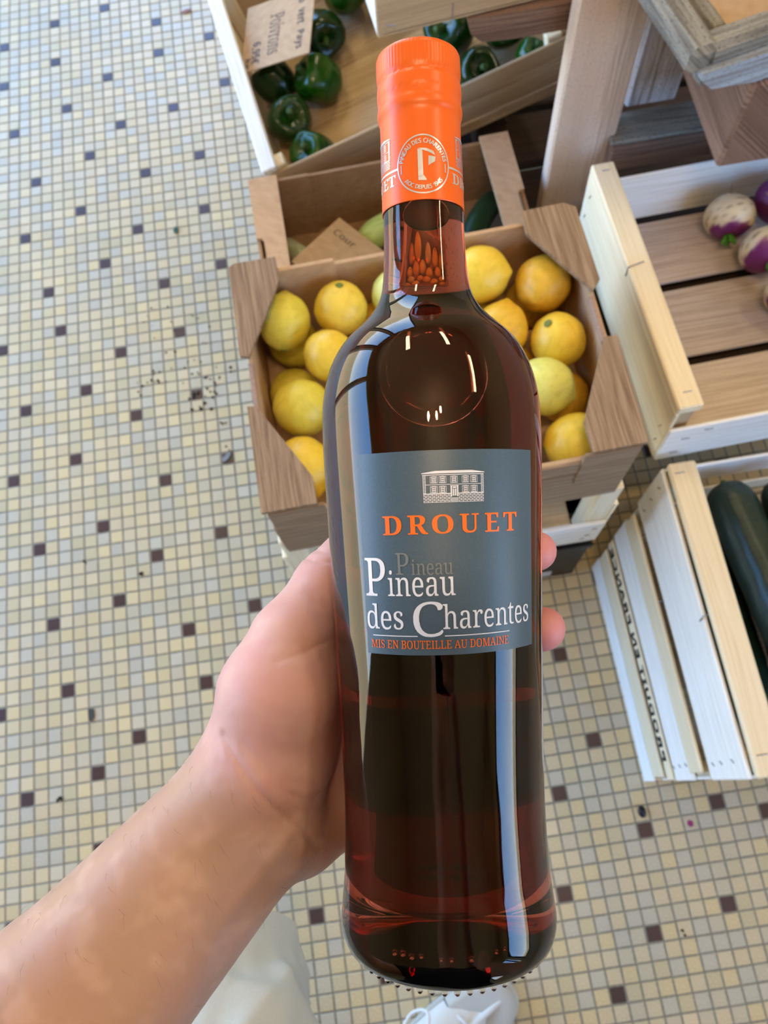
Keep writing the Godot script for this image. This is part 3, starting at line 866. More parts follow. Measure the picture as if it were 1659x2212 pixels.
func peppers(crate: Transform3D) -> void:
	var skins := []
	for c in [Color(0.07, 0.22, 0.03), Color(0.11, 0.29, 0.035), Color(0.055, 0.18, 0.035)]:
		var m := surface(streaks(128, 128, [c.darkened(0.25), c, c.lightened(0.05)], 40 + skins.size(), 1.0, 1.5), Vector3(0.4, 0.4, 0.4), 0.22)
		skins.append(m)
	var stalk := plain(Color(0.22, 0.33, 0.10), 0.6)
	var kinds := [pepper_mesh(2), pepper_mesh(3), pepper_mesh(4)]
	var st := Geo.new()
	st.tube([Vector3(0, 0.45, 0), Vector3(0.02, 0.62, 0.02), Vector3(0.08, 0.9, 0.05), Vector3(0.16, 1.08, 0.08)], [0.30, 0.13, 0.12, 0.15], 9)
	var stalk_mesh := st.mesh()
	# local place in the crate, size, mesh, skin, top direction (crate axes), label
	var all := [
		[Vector3(0.1160, 0.0497, 0.2043), 0.039, 0, 1, Vector3(-0.6, 0.7, -0.2), "green bell pepper lying free on the bare crate floor"],
		[Vector3(0.0492, 0.0497, 0.2507), 0.039, 1, 0, Vector3(0.3, 0.8, 0.5), "dark bell pepper in the row along the crate end, second from the near corner"],
		[Vector3(0.0690, 0.0476, 0.3274), 0.037, 2, 1, Vector3(-0.3, 1, 0.1), "bell pepper in the near corner of the leaning crate"],
		[Vector3(0.0461, 0.0466, 0.1693), 0.036, 2, 2, Vector3(-0.2, 0.6, -0.7), "shiny dark pepper beneath the edge of the price card"],
		[Vector3(0.1454, 0.0486, 0.1244), 0.038, 1, 2, Vector3(0.2, 0.4, 1), "pepper half under the price card, beyond the free pepper"],
		[Vector3(0.2040, 0.0507, 0.0680), 0.040, 0, 1, Vector3(0.6, 0.8, 0.3), "large bright pepper at the picture's upper edge"],
		[Vector3(0.2776, 0.0486, 0.1026), 0.038, 2, 1, Vector3(0.5, 0.8, -0.3), "pepper half hidden by the plywood crate above"],
		[Vector3(0.3337, 0.0507, 0.2315), 0.040, 0, 0, Vector3(-0.4, 0.9, 0.3), "pepper just beside the orange cap, touching the shelf plank's end"],
		[Vector3(0.3480, 0.0466, 0.3180), 0.036, 1, 2, Vector3(0.3, 0.9, 0.4), "dark pepper low behind the thin front board"],
		[Vector3(0.4092, 0.0476, 0.2589), 0.037, 2, 0, Vector3(0.1, 0.7, 0.7), "pepper under the shelf plank, third along the front board"],
		[Vector3(0.4281, 0.0445, 0.3305), 0.026, 0, 1, Vector3(0.5, 0.8, 0.1), "last pepper by the upright plank"]]
	for a in all:
		var b: Basis = crate.basis * facing(a[4], rng.randf() * TAU).scaled(Vector3.ONE * a[1])
		var o := thing("bell_pepper", a[5], "pepper", Transform3D(b, crate * a[0]), "green peppers in the leaning crate")
		put("flesh", kinds[a[2]], skins[a[3]], o)
		put("stalk", stalk_mesh, stalk, o)
	# price card standing on edge against the peppers, in crate axes
	var p := [Vector3(0.032, 0.096, 0.062), Vector3(0.149, 0.123, 0.112), Vector3(0.141, 0.133, 0.226), Vector3(0.023, 0.101, 0.178)]
	var x: Vector3 = ((p[1] - p[0]) + (p[2] - p[3])).normalized()
	var z: Vector3 = ((p[3] - p[0]) + (p[2] - p[1])).normalized()
	var y := z.cross(x).normalized()
	z = x.cross(y)
	var mid: Vector3 = (p[0] + p[1] + p[2] + p[3]) / 4
	var card := thing("price_card", "cardboard card with the handwritten pepper price in the leaning crate", "card", crate * Transform3D(Basis(x, y, z), mid))
	var w: float = (p[1] - p[0]).length()
	var d: float = (p[3] - p[0]).length()
	board("card_sheet", Vector3(w, 0.0018, d), Vector3.ZERO, M.note, card, Basis.IDENTITY, 0.0)
	var ink := Geo.new()
	# the card lies on its side: its lines run along z, its top is at +x
	lettering(ink, "Poivrons", 1, 400, -0.030, 0.040, -0.016, 0.012, 0.0, true, true)
	lettering(ink, "Bio", 0, 600, -0.054, -0.034, 0.036, 0.05, 0.0, true)
	lettering(ink, "vert", 0, 600, -0.024, 0.002, 0.037, 0.051, 0.0, true)
	lettering(ink, "Pays", 0, 600, 0.014, 0.045, 0.035, 0.052, 0.0, true)
	lettering(ink, "6,95€", 0, 700, 0.010, 0.048, -0.048, -0.03, 0.0, true)
	lettering(ink, "kg", 0, 700, 0.036, 0.053, -0.060, -0.047, 0.0, true)
	geo("handwriting", ink, M.ink_soft, card, Transform3D(Basis(Vector3(0, 0, 1), Vector3(1, 0, 0), Vector3(0, 1, 0)), Vector3(0, 0.0011, 0)))

func turnips() -> void:
	var at := placed(Vector3(0.253, 0.444, -0.587), 1.7, -2.8)
	var skin := plain(Color.WHITE, 0.45)
	skin.vertex_color_use_as_albedo = true
	var leaf := plain(Color(0.25, 0.50, 0.08), 0.6)
	var root := plain(Color(0.62, 0.50, 0.38), 0.8)
	var n := noise(51, 1.0, 3)
	# place in crate axes, radius, direction of the leafy end, share of purple, label
	var all := [
		[Vector3(0.190, 0.046, 0.060), 0.034, Vector3(-0.25, -0.35, 1.0), 0.62, "cream turnip with brown specks, only a thin purple rim"],
		[Vector3(0.217, 0.046, 0.124), 0.033, Vector3(-0.1, 0.15, 1.0), 0.3, "turnip with broad purple band below the specked one"],
		[Vector3(0.224, 0.046, 0.197), 0.032, Vector3(-0.5, 0.2, 1.0), 0.45, "turnip nearest the crate front with pink shoulder, cut by the picture edge"],
		[Vector3(0.262, 0.050, 0.052), 0.033, Vector3(-0.2, 0.9, 0.3), -0.3, "purple turnip behind the navy label"]]
	for i in all.size():
		var a: Array = all[i]
		var rows := []
		var cols := []
		for r in 27:
			var q := -PI / 2 + PI * r / 26.0
			var row := PackedVector3Array()
			var col := []
			for k in 32:
				var b := TAU * k / 32
				var p := Vector3(sin(b) * cos(q), 0.84 * sin(q), cos(b) * cos(q))
				if r < 3:
					p.y -= 0.10 * (3 - r) / 3.0
				if r > 23:
					p.y -= 0.06 * (r - 23) / 3.0
				p *= 1.0 + 0.05 * n.get_noise_3dv(p * 1.2 + Vector3(i * 5, 0, 0))
				row.append(p)
				var t := smoothstep(-0.05, 0.12, sin(q) - a[3] + 0.28 * n.get_noise_3dv(p * 2.2 + Vector3(0, i * 7, 0)))
				var base := Color(0.86, 0.79, 0.64).lerp(Color(0.50, 0.40, 0.30), clampf((n.get_noise_3dv(p * 3.0 + Vector3(3, 0, i * 3)) - 0.22) * 4.0, 0, 0.75))
				col.append(base.lerp(Color(0.42, 0.13, 0.37), t).srgb_to_linear())
			rows.append(row)
			cols.append(col)
		var g := Geo.new()
		g.loft(rows, true, true, cols)
		var o := thing("turnip", a[4], "turnip", Transform3D(at.basis * facing(a[2], i * 1.3).scaled(Vector3.ONE * a[1]), at * a[0]), "turnips in the cream crate")
		geo("flesh", g, skin, o, Transform3D.IDENTITY, true)
		var l := Geo.new()
		for k in 4:
			var b := TAU * k / 4
			l.tube([Vector3(0.1 * sin(b), 0.74, 0.1 * cos(b)), Vector3(0.17 * sin(b), 0.95, 0.17 * cos(b)), Vector3(0.26 * sin(b), 1.12, 0.26 * cos(b))], [0.09, 0.10, 0.07], 6)
		geo("leaf_stub", l, leaf, o)
		var tail := Geo.new()
		tail.tube([Vector3(0, -0.86, 0), Vector3(0.05, -1.05, 0.03), Vector3(0.16, -1.25, 0.02)], [0.08, 0.035, 0.012], 6)
		geo("tap_root", tail, root, o)
	var tagc := thing("string_tag", "navy blue label with pale lettering on a string among the turnips", "label", Transform3D(at.basis * Basis(Vector3.RIGHT, 0.5) * Basis(Vector3.UP, -0.3), at * Vector3(0.255, 0.078, 0.098)))
	board("tag_sheet", Vector3(0.06, 0.0012, 0.05), Vector3.ZERO, plain(Color(0.03, 0.06, 0.17), 0.35), tagc, Basis.IDENTITY, 0.0)
	var s := Geo.new()
	lettering(s, "D", 0, 700, -0.022, -0.008, -0.008, 0.008, 0.0, true)
	geo("print", s, M.paper, tagc, Transform3D(Basis(Vector3(1, 0, 0), Vector3(0, 0, -1), Vector3(0, 1, 0)), Vector3(0, 0.0008, 0)))
	var cord := Geo.new()
	cord.tube([Vector3(-0.026, 0.001, 0.0), Vector3(-0.034, 0.004, -0.01), Vector3(-0.045, 0.004, -0.02)], [0.0007], 5)
	geo("string", cord, plain(Color(0.55, 0.48, 0.40), 0.8), tagc)

func long_vegetable(path: Array, r: float, seed_: int, bumps: float) -> ArrayMesh:
	var n := noise(seed_, 1.0, 2)
	var c := Curve3D.new()
	for p in path:
		c.add_point(p)
	var rows := []
	var total := c.get_baked_length()
	var steps := 44
	for i in steps + 1:
		var f := float(i) / steps
		# close spacing at the ends
		var s := 0.5 - 0.5 * cos(PI * f)
		var p := c.sample_baked(s * total, true)
		var d := (c.sample_baked(minf(s * total + 0.004, total), true) - c.sample_baked(maxf(s * total - 0.004, 0.0), true)).normalized()
		var side := d.cross(Vector3.UP).normalized()
		var up := side.cross(d)
		var e := minf(s, 1.0 - s) * total / (r * 1.5)
		var rad := r * (sqrt(maxf(0.0, 1.0 - pow(1.0 - minf(e, 1.0), 2.0))))
		var row := PackedVector3Array()
		for k in 24:
			var a := TAU * k / 24
			var o := side * cos(a) - up * sin(a)
			var q := p + o * rad
			row.append(q + o * rad * (0.05 * cos(5 * a) * bumps + 0.16 * bumps * maxf(n.get_noise_3dv(q * 95.0) - 0.15, 0.0) + 0.04 * n.get_noise_3dv(q * 18.0)))
		rows.append(row)
	var g := Geo.new()
	g.loft(rows)
	return g.mesh()

func cucumbers_and_squash() -> void:
	var dark := surface(streaks(128, 128, [Color(0.03, 0.09, 0.065), Color(0.055, 0.15, 0.11), Color(0.09, 0.20, 0.15)], 61, 1.0, 5.0), Vector3(4, 14, 14), 0.4)
	var tip := plain(Color(0.16, 0.30, 0.11), 0.5)
	var all := [
		[[Vector3(0.346, 0.452, -0.172), Vector3(0.351, 0.458, -0.09), Vector3(0.362, 0.460, 0.01), Vector3(0.376, 0.452, 0.09)], 0.029, "long dark cucumber lying along the crate's beige batten"],
		[[Vector3(0.410, 0.455, -0.165), Vector3(0.418, 0.458, -0.08), Vector3(0.430, 0.458, 0.02), Vector3(0.444, 0.452, 0.1)], 0.029, "second cucumber from the batten, greener at its tip"],
		[[Vector3(0.325, 0.393, -0.12), Vector3(0.325, 0.393, -0.03), Vector3(0.327, 0.393, 0.06), Vector3(0.331, 0.393, 0.14)], 0.027, "cucumber in the lower layer, nearest the crate end"],
		[[Vector3(0.388, 0.393, -0.12), Vector3(0.390, 0.393, -0.02), Vector3(0.392, 0.392, 0.1), Vector3(0.396, 0.392, 0.15)], 0.028, "cucumber in the lower layer, at the picture's edge"]]
	var i := 0
	for a in all:
		var o := thing("cucumber", a[2], "cucumber", Transform3D.IDENTITY, "cucumbers in the top floor crate")
		put("rind", long_vegetable(a[0], a[1], 62 + i, 1.0), dark, o)
		var g := Geo.new()
		var d: Vector3 = (a[0][1] - a[0][0]).normalized()
		g.tube([a[0][0] - d * 0.0035, a[0][0] + d * 0.001], [0.003, 0.005], 8)
		geo("stem_end", g, tip, o)
		i += 1
	var zuc := surface(streaks(128, 128, [Color(0.06, 0.15, 0.09), Color(0.11, 0.24, 0.14), Color(0.16, 0.32, 0.18)], 66, 1.0, 5.0), Vector3(4, 14, 14), 0.4)
	var lime := surface(streaks(128, 128, [Color(0.55, 0.64, 0.30), Color(0.68, 0.76, 0.42), Color(0.78, 0.83, 0.55)], 67, 1.0, 3.0), Vector3(4, 8, 8), 0.45)
	var pale := surface(streaks(128, 128, [Color(0.52, 0.55, 0.42), Color(0.64, 0.67, 0.53), Color(0.74, 0.76, 0.63)], 68, 1.0, 4.0), Vector3(4, 10, 10), 0.45)
	var more := [
		[[Vector3(0.166, 0.375, -0.722), Vector3(0.150, 0.388, -0.70), Vector3(0.125, 0.394, -0.665), Vector3(0.098, 0.392, -0.615)], 0.019, zuc, "dark green zucchini leaning in the box by the bottle neck"],
		[[Vector3(0.158, 0.367, -0.665), Vector3(0.140, 0.367, -0.62), Vector3(0.118, 0.366, -0.57)], 0.018, zuc, "second zucchini lying lower beside the box flap"],
		[[Vector3(0.070, 0.385, -0.655), Vector3(0.085, 0.400, -0.635), Vector3(0.105, 0.405, -0.60)], 0.020, lime, "lime green squash between the bottle neck and the lemon box rim"],
		[[Vector3(-0.058, 0.372, -0.675), Vector3(-0.02, 0.388, -0.69), Vector3(0.03, 0.394, -0.70)], 0.022, lime, "pale lime squash behind the standing price card"],
		[[Vector3(-0.180, 0.388, -0.695), Vector3(-0.155, 0.389, -0.668), Vector3(-0.118, 0.385, -0.63)], 0.016, pale, "grey-green striped squash beside the box's near flap"]]
	for a in more:
		var o := thing("squash", a[3], "squash", Transform3D.IDENTITY, "squashes in the plain cardboard box")
		put("rind", long_vegetable(a[0], a[1], 70 + i, 0.25), a[2], o)
		var g := Geo.new()
		var d: Vector3 = (a[0][-1] - a[0][-2]).normalized()
		g.tube([a[0][-1] - d * 0.002, a[0][-1] + d * 0.006], [0.007, 0.006], 8)
		geo("stem_end", g, tip, o)
		i += 1

# ---------------------------------------------------------------- litter on the floor

func crumb(g: Geo, at: Vector3, r: float) -> void:
	var rows := []
	for k in 4:
		var row := PackedVector3Array()
		for j in 6:
			var a := TAU * j / 6
			var s: float = [0.75, 1.0, 0.8, 0.35][k] * rng.randf_range(0.75, 1.2) * r
			row.append(at + Vector3(sin(a) * s, [0.0, 0.25, 0.6, 0.85][k] * r, cos(a) * s))
		rows.append(row)
	g.loft(rows)

func litter() -> void:
	rng.seed = 77
	var g := Geo.new()
	for a in [[-0.421, -0.655, 0.03, 12, 0.0035], [-0.40, -0.68, 0.035, 10, 0.003], [-0.375, -0.715, 0.035, 8, 0.0032], [-0.46, -0.745, 0.055, 16, 0.0026], [-0.52, -0.71, 0.03, 10, 0.0026], [-0.50, -0.86, 0.05, 8, 0.0022], [-0.42, -0.82, 0.04, 7, 0.002], [-0.663, -0.359, 0.004, 4, 0.003], [-0.557, -0.319, 0.004, 4, 0.003], [-0.719, 0.057, 0.006, 6, 0.003], [-0.378, -0.60, 0.006, 3, 0.003], [0.269, 0.405, 0.005, 4, 0.0022], [-0.372, -0.545, 0.01, 3, 0.002]]:
		for k in a[3]:
			var q: Vector2 = Vector2.from_angle(rng.randf() * TAU) * a[2] * sqrt(rng.randf())
			crumb(g, Vector3(a[0] + q.x, 0.0, a[1] + q.y), a[4] * rng.randf_range(0.45, 1.1))
	var soil := geo("soil_crumbs", g, plain(Color(0.17, 0.14, 0.10), 0.95))
	tag(soil, "dark crumbs of soil scattered on the mosaic beside the boxes", "soil", "", "stuff")
	var leafm := plain(Color(0.10, 0.26, 0.13), 0.6)
	var l := Geo.new()
	l.prism([Vector2(0, 0), Vector2(0.006, -0.009), Vector2(0.012, -0.004), Vector2(0.011, 0.006), Vector2(0.003, 0.009)], 0.0004, 0.0016)
	tag(geo("leaf_scrap", l, leafm, null, Transform3D(Basis(Vector3.BACK, 0.06), Vector3(-0.447, 0.0008, -1.08))), "small dark green leaf scrap on the mosaic floor", "leaf")
	var f := Geo.new()
	f.prism([Vector2(0, 0), Vector2(0.012, -0.01), Vector2(0.02, -0.009), Vector2(0.014, 0.002), Vector2(0.004, 0.008)], 0.0004, 0.0014)
	tag(geo("dry_leaf", f, plain(Color(0.52, 0.50, 0.47), 0.8), null, Transform3D(Basis(Vector3.BACK, 0.08), Vector3(-0.386, 0.0012, -0.524))), "grey dry leaf lying across a dark tile near the lemon box", "leaf")
	var p := Geo.new()
	p.lathe([Vector2(0.0, 0.0), Vector2(0.005, 0.0006), Vector2(0.0065, 0.003), Vector2(0.005, 0.0055), Vector2(0.0, 0.0065)], 12)
	tag(geo("black_olive", p, plain(Color(0.02, 0.018, 0.016), 0.4), null, Transform3D(Basis.IDENTITY.scaled(Vector3(1, 1, 1.5)), Vector3(0.251, 0.0, 0.222))), "small black oval fruit on the floor beside a dark tile", "fruit")
	var q := Geo.new()
	q.prism([Vector2(0, 0), Vector2(0.004, -0.005), Vector2(0.01, -0.002), Vector2(0.009, 0.005), Vector2(0.003, 0.006)], 0.0003, 0.0012)
	tag(geo("pink_petal", q, plain(Color(0.55, 0.16, 0.36), 0.6), null, Transform3D(Basis.IDENTITY, Vector3(0.318, 0.0005, 0.25))), "small magenta scrap on the floor near the black fruit", "scrap")
	var s := Geo.new()
	s.prism([Vector2(0, 0), Vector2(0.011, 0.002), Vector2(0.012, 0.016), Vector2(0.006, 0.024), Vector2(0.001, 0.02)], 0.0002, 0.0012)
	tag(geo("tile_chip", s, plain(Color(0.28, 0.27, 0.23), 0.95), null, Transform3D(Basis.IDENTITY, Vector3(-0.664, 0.0004, -0.087))), "dark grey chipped spot on a mosaic tile beside the wrist", "dirt")  # thin dark sheet standing for a chunk missing from the tile
	var b := Geo.new()
	b.prism([Vector2(0, 0), Vector2(0.012, -0.008), Vector2(0.026, -0.008), Vector2(0.03, -0.002), Vector2(0.014, 0.004)], 0.0004, 0.0018)
	tag(geo("onion_skin", b, plain(Color(0.55, 0.36, 0.28), 0.6), null, Transform3D(Basis(Vector3.BACK, 0.05), Vector3(-0.39, 0.001, -1.712))), "curled brown onion skin on the floor near the pepper crate", "scrap")

# ---------------------------------------------------------------- lettering

func wrap_point(p: Vector3, wrap: float) -> Vector3:
	if wrap == 0.0:
		return p
	var a := p.x / (0.0375 if wrap == 1.0 else 0.0145)
	var r := (radius_at(GLASS, p.y) + 0.0004 if wrap == 1.0 else radius_at(CAPSULE, p.y) + 0.00005) + p.z
	return Vector3(r * sin(a), p.y, r * cos(a))

func glyphs(text: String, serif: int, weight: int, italic := false) -> Array:
	var f := SystemFont.new()
	f.font_names = PackedStringArray(["Droid Serif" if serif else "Droid Sans"])
	f.font_weight = weight
	f.font_italic = italic
	var t := TextMesh.new()
	t.font = f
	t.text = text
	t.font_size = 96
	t.pixel_size = 0.01
	t.depth = 0.1
	t.curve_step = 1.5
	return t.surface_get_arrays(0) if t.get_surface_count() > 0 else []

# text filling the rectangle x0..x1, y0..y1, flat or wrapped round the bottle (1) or its capsule (2)
func lettering(g: Geo, text: String, serif: int, weight: int, x0: float, x1: float, y0: float, y1: float, wrap := 0.0, _flat := true, italic := false) -> void:
	var a := glyphs(text, serif, weight, italic)
	if a.is_empty():
		return
	var v: PackedVector3Array = a[Mesh.ARRAY_VERTEX]
	var box := AABB(v[0], Vector3.ZERO)
	for p in v:
		box = box.expand(p)
	var first := g.v.size()
	for p in v:
		var q := (p - box.position) / box.size
		g.vert(wrap_point(Vector3(lerpf(x0, x1, q.x), lerpf(y0, y1, q.y), 0.00008 * q.z), wrap))
	var ix: PackedInt32Array = a[Mesh.ARRAY_INDEX]
	for i in ix:
		g.ix.append(first + i)

# letters set on a circle, standing outwards (1) or inwards (-1)
func ring_text(g: Geo, text: String, mid: Vector2, r: float, from_deg: float, to_deg: float, h: float, out: float, wrap: float) -> void:
	var widths := []
	var all := []
	var total := 0.0
	for ch in text:
		var a := glyphs(ch, 0, 600) if ch != " " else []
		var w := 0.45
		if a:
			var box := AABB(a[Mesh.ARRAY_VERTEX][0], Vector3.ZERO)
			for p in a[Mesh.ARRAY_VERTEX]:
				box = box.expand(p)
			w = box.size.x / 0.70 + 0.16
			all.append([a, box])
		else:
			all.append([])
		widths.append(w)
		total += w
	var s := 0.0
	for i in widths.size():
		var mid_s: float = (s + widths[i] / 2) / total
		s += widths[i]
		if all[i].is_empty():
			continue
		var ang := deg_to_rad(lerpf(from_deg, to_deg, mid_s))
		var up := Vector2(sin(ang), cos(ang)) * out
		var right := Vector2(up.y, -up.x)
		var c: Vector2 = mid + Vector2(sin(ang), cos(ang)) * r
		var box: AABB = all[i][1]
		var k: float = h / 0.70
		var first := g.v.size()
		for p in all[i][0][Mesh.ARRAY_VERTEX]:
			var q: Vector2 = c + right * (p.x - box.get_center().x) * k + up * (p.y - box.position.y - box.size.y / 2) * k
			g.vert(wrap_point(Vector3(q.x, q.y, 0.0001 * (p.z - box.position.z) / box.size.z), wrap))
		for j in all[i][0][Mesh.ARRAY_INDEX]:
			g.ix.append(first + j)

func ink_rect(g: Geo, x0: float, y0: float, x1: float, y1: float, wrap := 1.0, lift := 0.0001) -> void:
	var n := maxi(1, int(absf(x1 - x0) / 0.002))
	for k in n:
		var a := lerpf(x0, x1, float(k) / n)
		var b := lerpf(x0, x1, float(k + 1) / n)
		g.quad(wrap_point(Vector3(a, y0, lift), wrap), wrap_point(Vector3(b, y0, lift), wrap), wrap_point(Vector3(b, y1, lift), wrap), wrap_point(Vector3(a, y1, lift), wrap))

func ink_poly(g: Geo, pts: Array, wrap: float, lift := 0.0001) -> void:
	var poly := PackedVector2Array(pts)
	var t := Geometry2D.triangulate_polygon(poly)
	for i in range(0, t.size(), 3):
		var todo := [[poly[t[i]], poly[t[i + 1]], poly[t[i + 2]]]]
		while todo:
			var q: Array = todo.pop_back()
			var long := 0
			for k in 3:
				if (q[k] - q[(k + 1) % 3]).length() > (q[long] - q[(long + 1) % 3]).length():
					long = k
			if (q[long] - q[(long + 1) % 3]).length() > 0.0022:
				# halve the longest side, so that the print bends with the surface
				var m: Vector2 = (q[long] + q[(long + 1) % 3]) / 2
				todo.append([q[long], m, q[(long + 2) % 3]])
				todo.append([m, q[(long + 1) % 3], q[(long + 2) % 3]])
				continue
			var p := []
			for k in 3:
				p.append(wrap_point(Vector3(q[k].x, q[k].y, lift), wrap))
			if (q[1] - q[0]).cross(q[2] - q[0]) > 0:
				g.tri(p[0], p[1], p[2])
			else:
				g.tri(p[0], p[2], p[1])

func mm(list: Array) -> Array:
	var out := []
	for p in list:
		out.append(Vector2(p[0], p[1]) * 0.001)
	return out

# ---------------------------------------------------------------- the bottle

const GLASS := [[-0.150, 0.0330], [-0.149, 0.0355], [-0.1455, 0.0372], [-0.141, 0.0377], [-0.136, 0.0372], [-0.1219, 0.0358], [-0.0973, 0.0351], [-0.0482, 0.0361], [-0.0154, 0.0371], [0.0174, 0.0381], [0.0337, 0.0382], [0.0419, 0.0374], [0.0501, 0.0353], [0.0567, 0.0322], [0.0616, 0.0285], [0.0655, 0.0242], [0.0698, 0.0200], [0.0747, 0.0168], [0.0796, 0.0154], [0.0894, 0.0145], [0.1058, 0.0141], [0.156, 0.0138]]
const CAPSULE := [[0.1052, 0.0145], [0.12, 0.0143], [0.1355, 0.0142], [0.1372, 0.0144], [0.1385, 0.0149], [0.1405, 0.0150], [0.1420, 0.0147], [0.1435, 0.0147], [0.1455, 0.0149], [0.1490, 0.0148], [0.1503, 0.0144], [0.1518, 0.0147], [0.1588, 0.0147]]

func radius_at(profile: Array, y: float) -> float:
	for i in range(1, profile.size()):
		if y <= profile[i][0]:
			# a smooth curve through the points
			var a: Array = profile[maxi(i - 2, 0)]
			var b: Array = profile[i - 1]
			var c: Array = profile[i]
			var d: Array = profile[mini(i + 1, profile.size() - 1)]
			var t := clampf((y - b[0]) / (c[0] - b[0]), 0.0, 1.0)
			var mb: float = (c[1] - a[1]) / maxf(c[0] - a[0], 1e-6) * (c[0] - b[0])
			var mc: float = (d[1] - b[1]) / maxf(d[0] - b[0], 1e-6) * (c[0] - b[0])
			var h := t * t * t
			var s := t * t
			return (2 * h - 3 * s + 1) * b[1] + (h - 2 * s + t) * mb + (3 * s - 2 * h) * c[1] + (h - s) * mc
	return profile[-1][1]

func clear(color: Color, ior: float) -> StandardMaterial3D:
	var m := plain(Color(color.r, color.g, color.b, 0.0), 0.0)
	m.refraction_enabled = true
	m.refraction_scale = (ior - 1.0) / 10.0
	return m

# the inside of the bottle, IN metres from its outer wall, between two heights
func inside(wall: float, y0: float, y1: float, floor_rise: float) -> ArrayMesh:
	var prof := []
	var r0 := radius_at(GLASS, y0) - wall
	prof.append(Vector2(0.0005, y0 + floor_rise))
	prof.append(Vector2(r0 * 0.35, y0 + floor_rise * 0.80))
	prof.append(Vector2(r0 * 0.62, y0 + floor_rise * 0.32))
	prof.append(Vector2(r0 * 0.82, y0 + floor_rise * 0.03))
	prof.append(Vector2(r0 * 0.92, y0))
	prof.append(Vector2(r0 * 0.98, y0 + 0.001))
	var n := 70
	for k in n + 1:
		var y := lerpf(y0 + 0.003, y1, float(k) / n)
		prof.append(Vector2(maxf(radius_at(GLASS, y) - wall, 0.0006), y))
	prof.append(Vector2(0.0005, y1 + 0.0002))
	var g := Geo.new()
	g.lathe(prof, 96)
	return g.mesh()

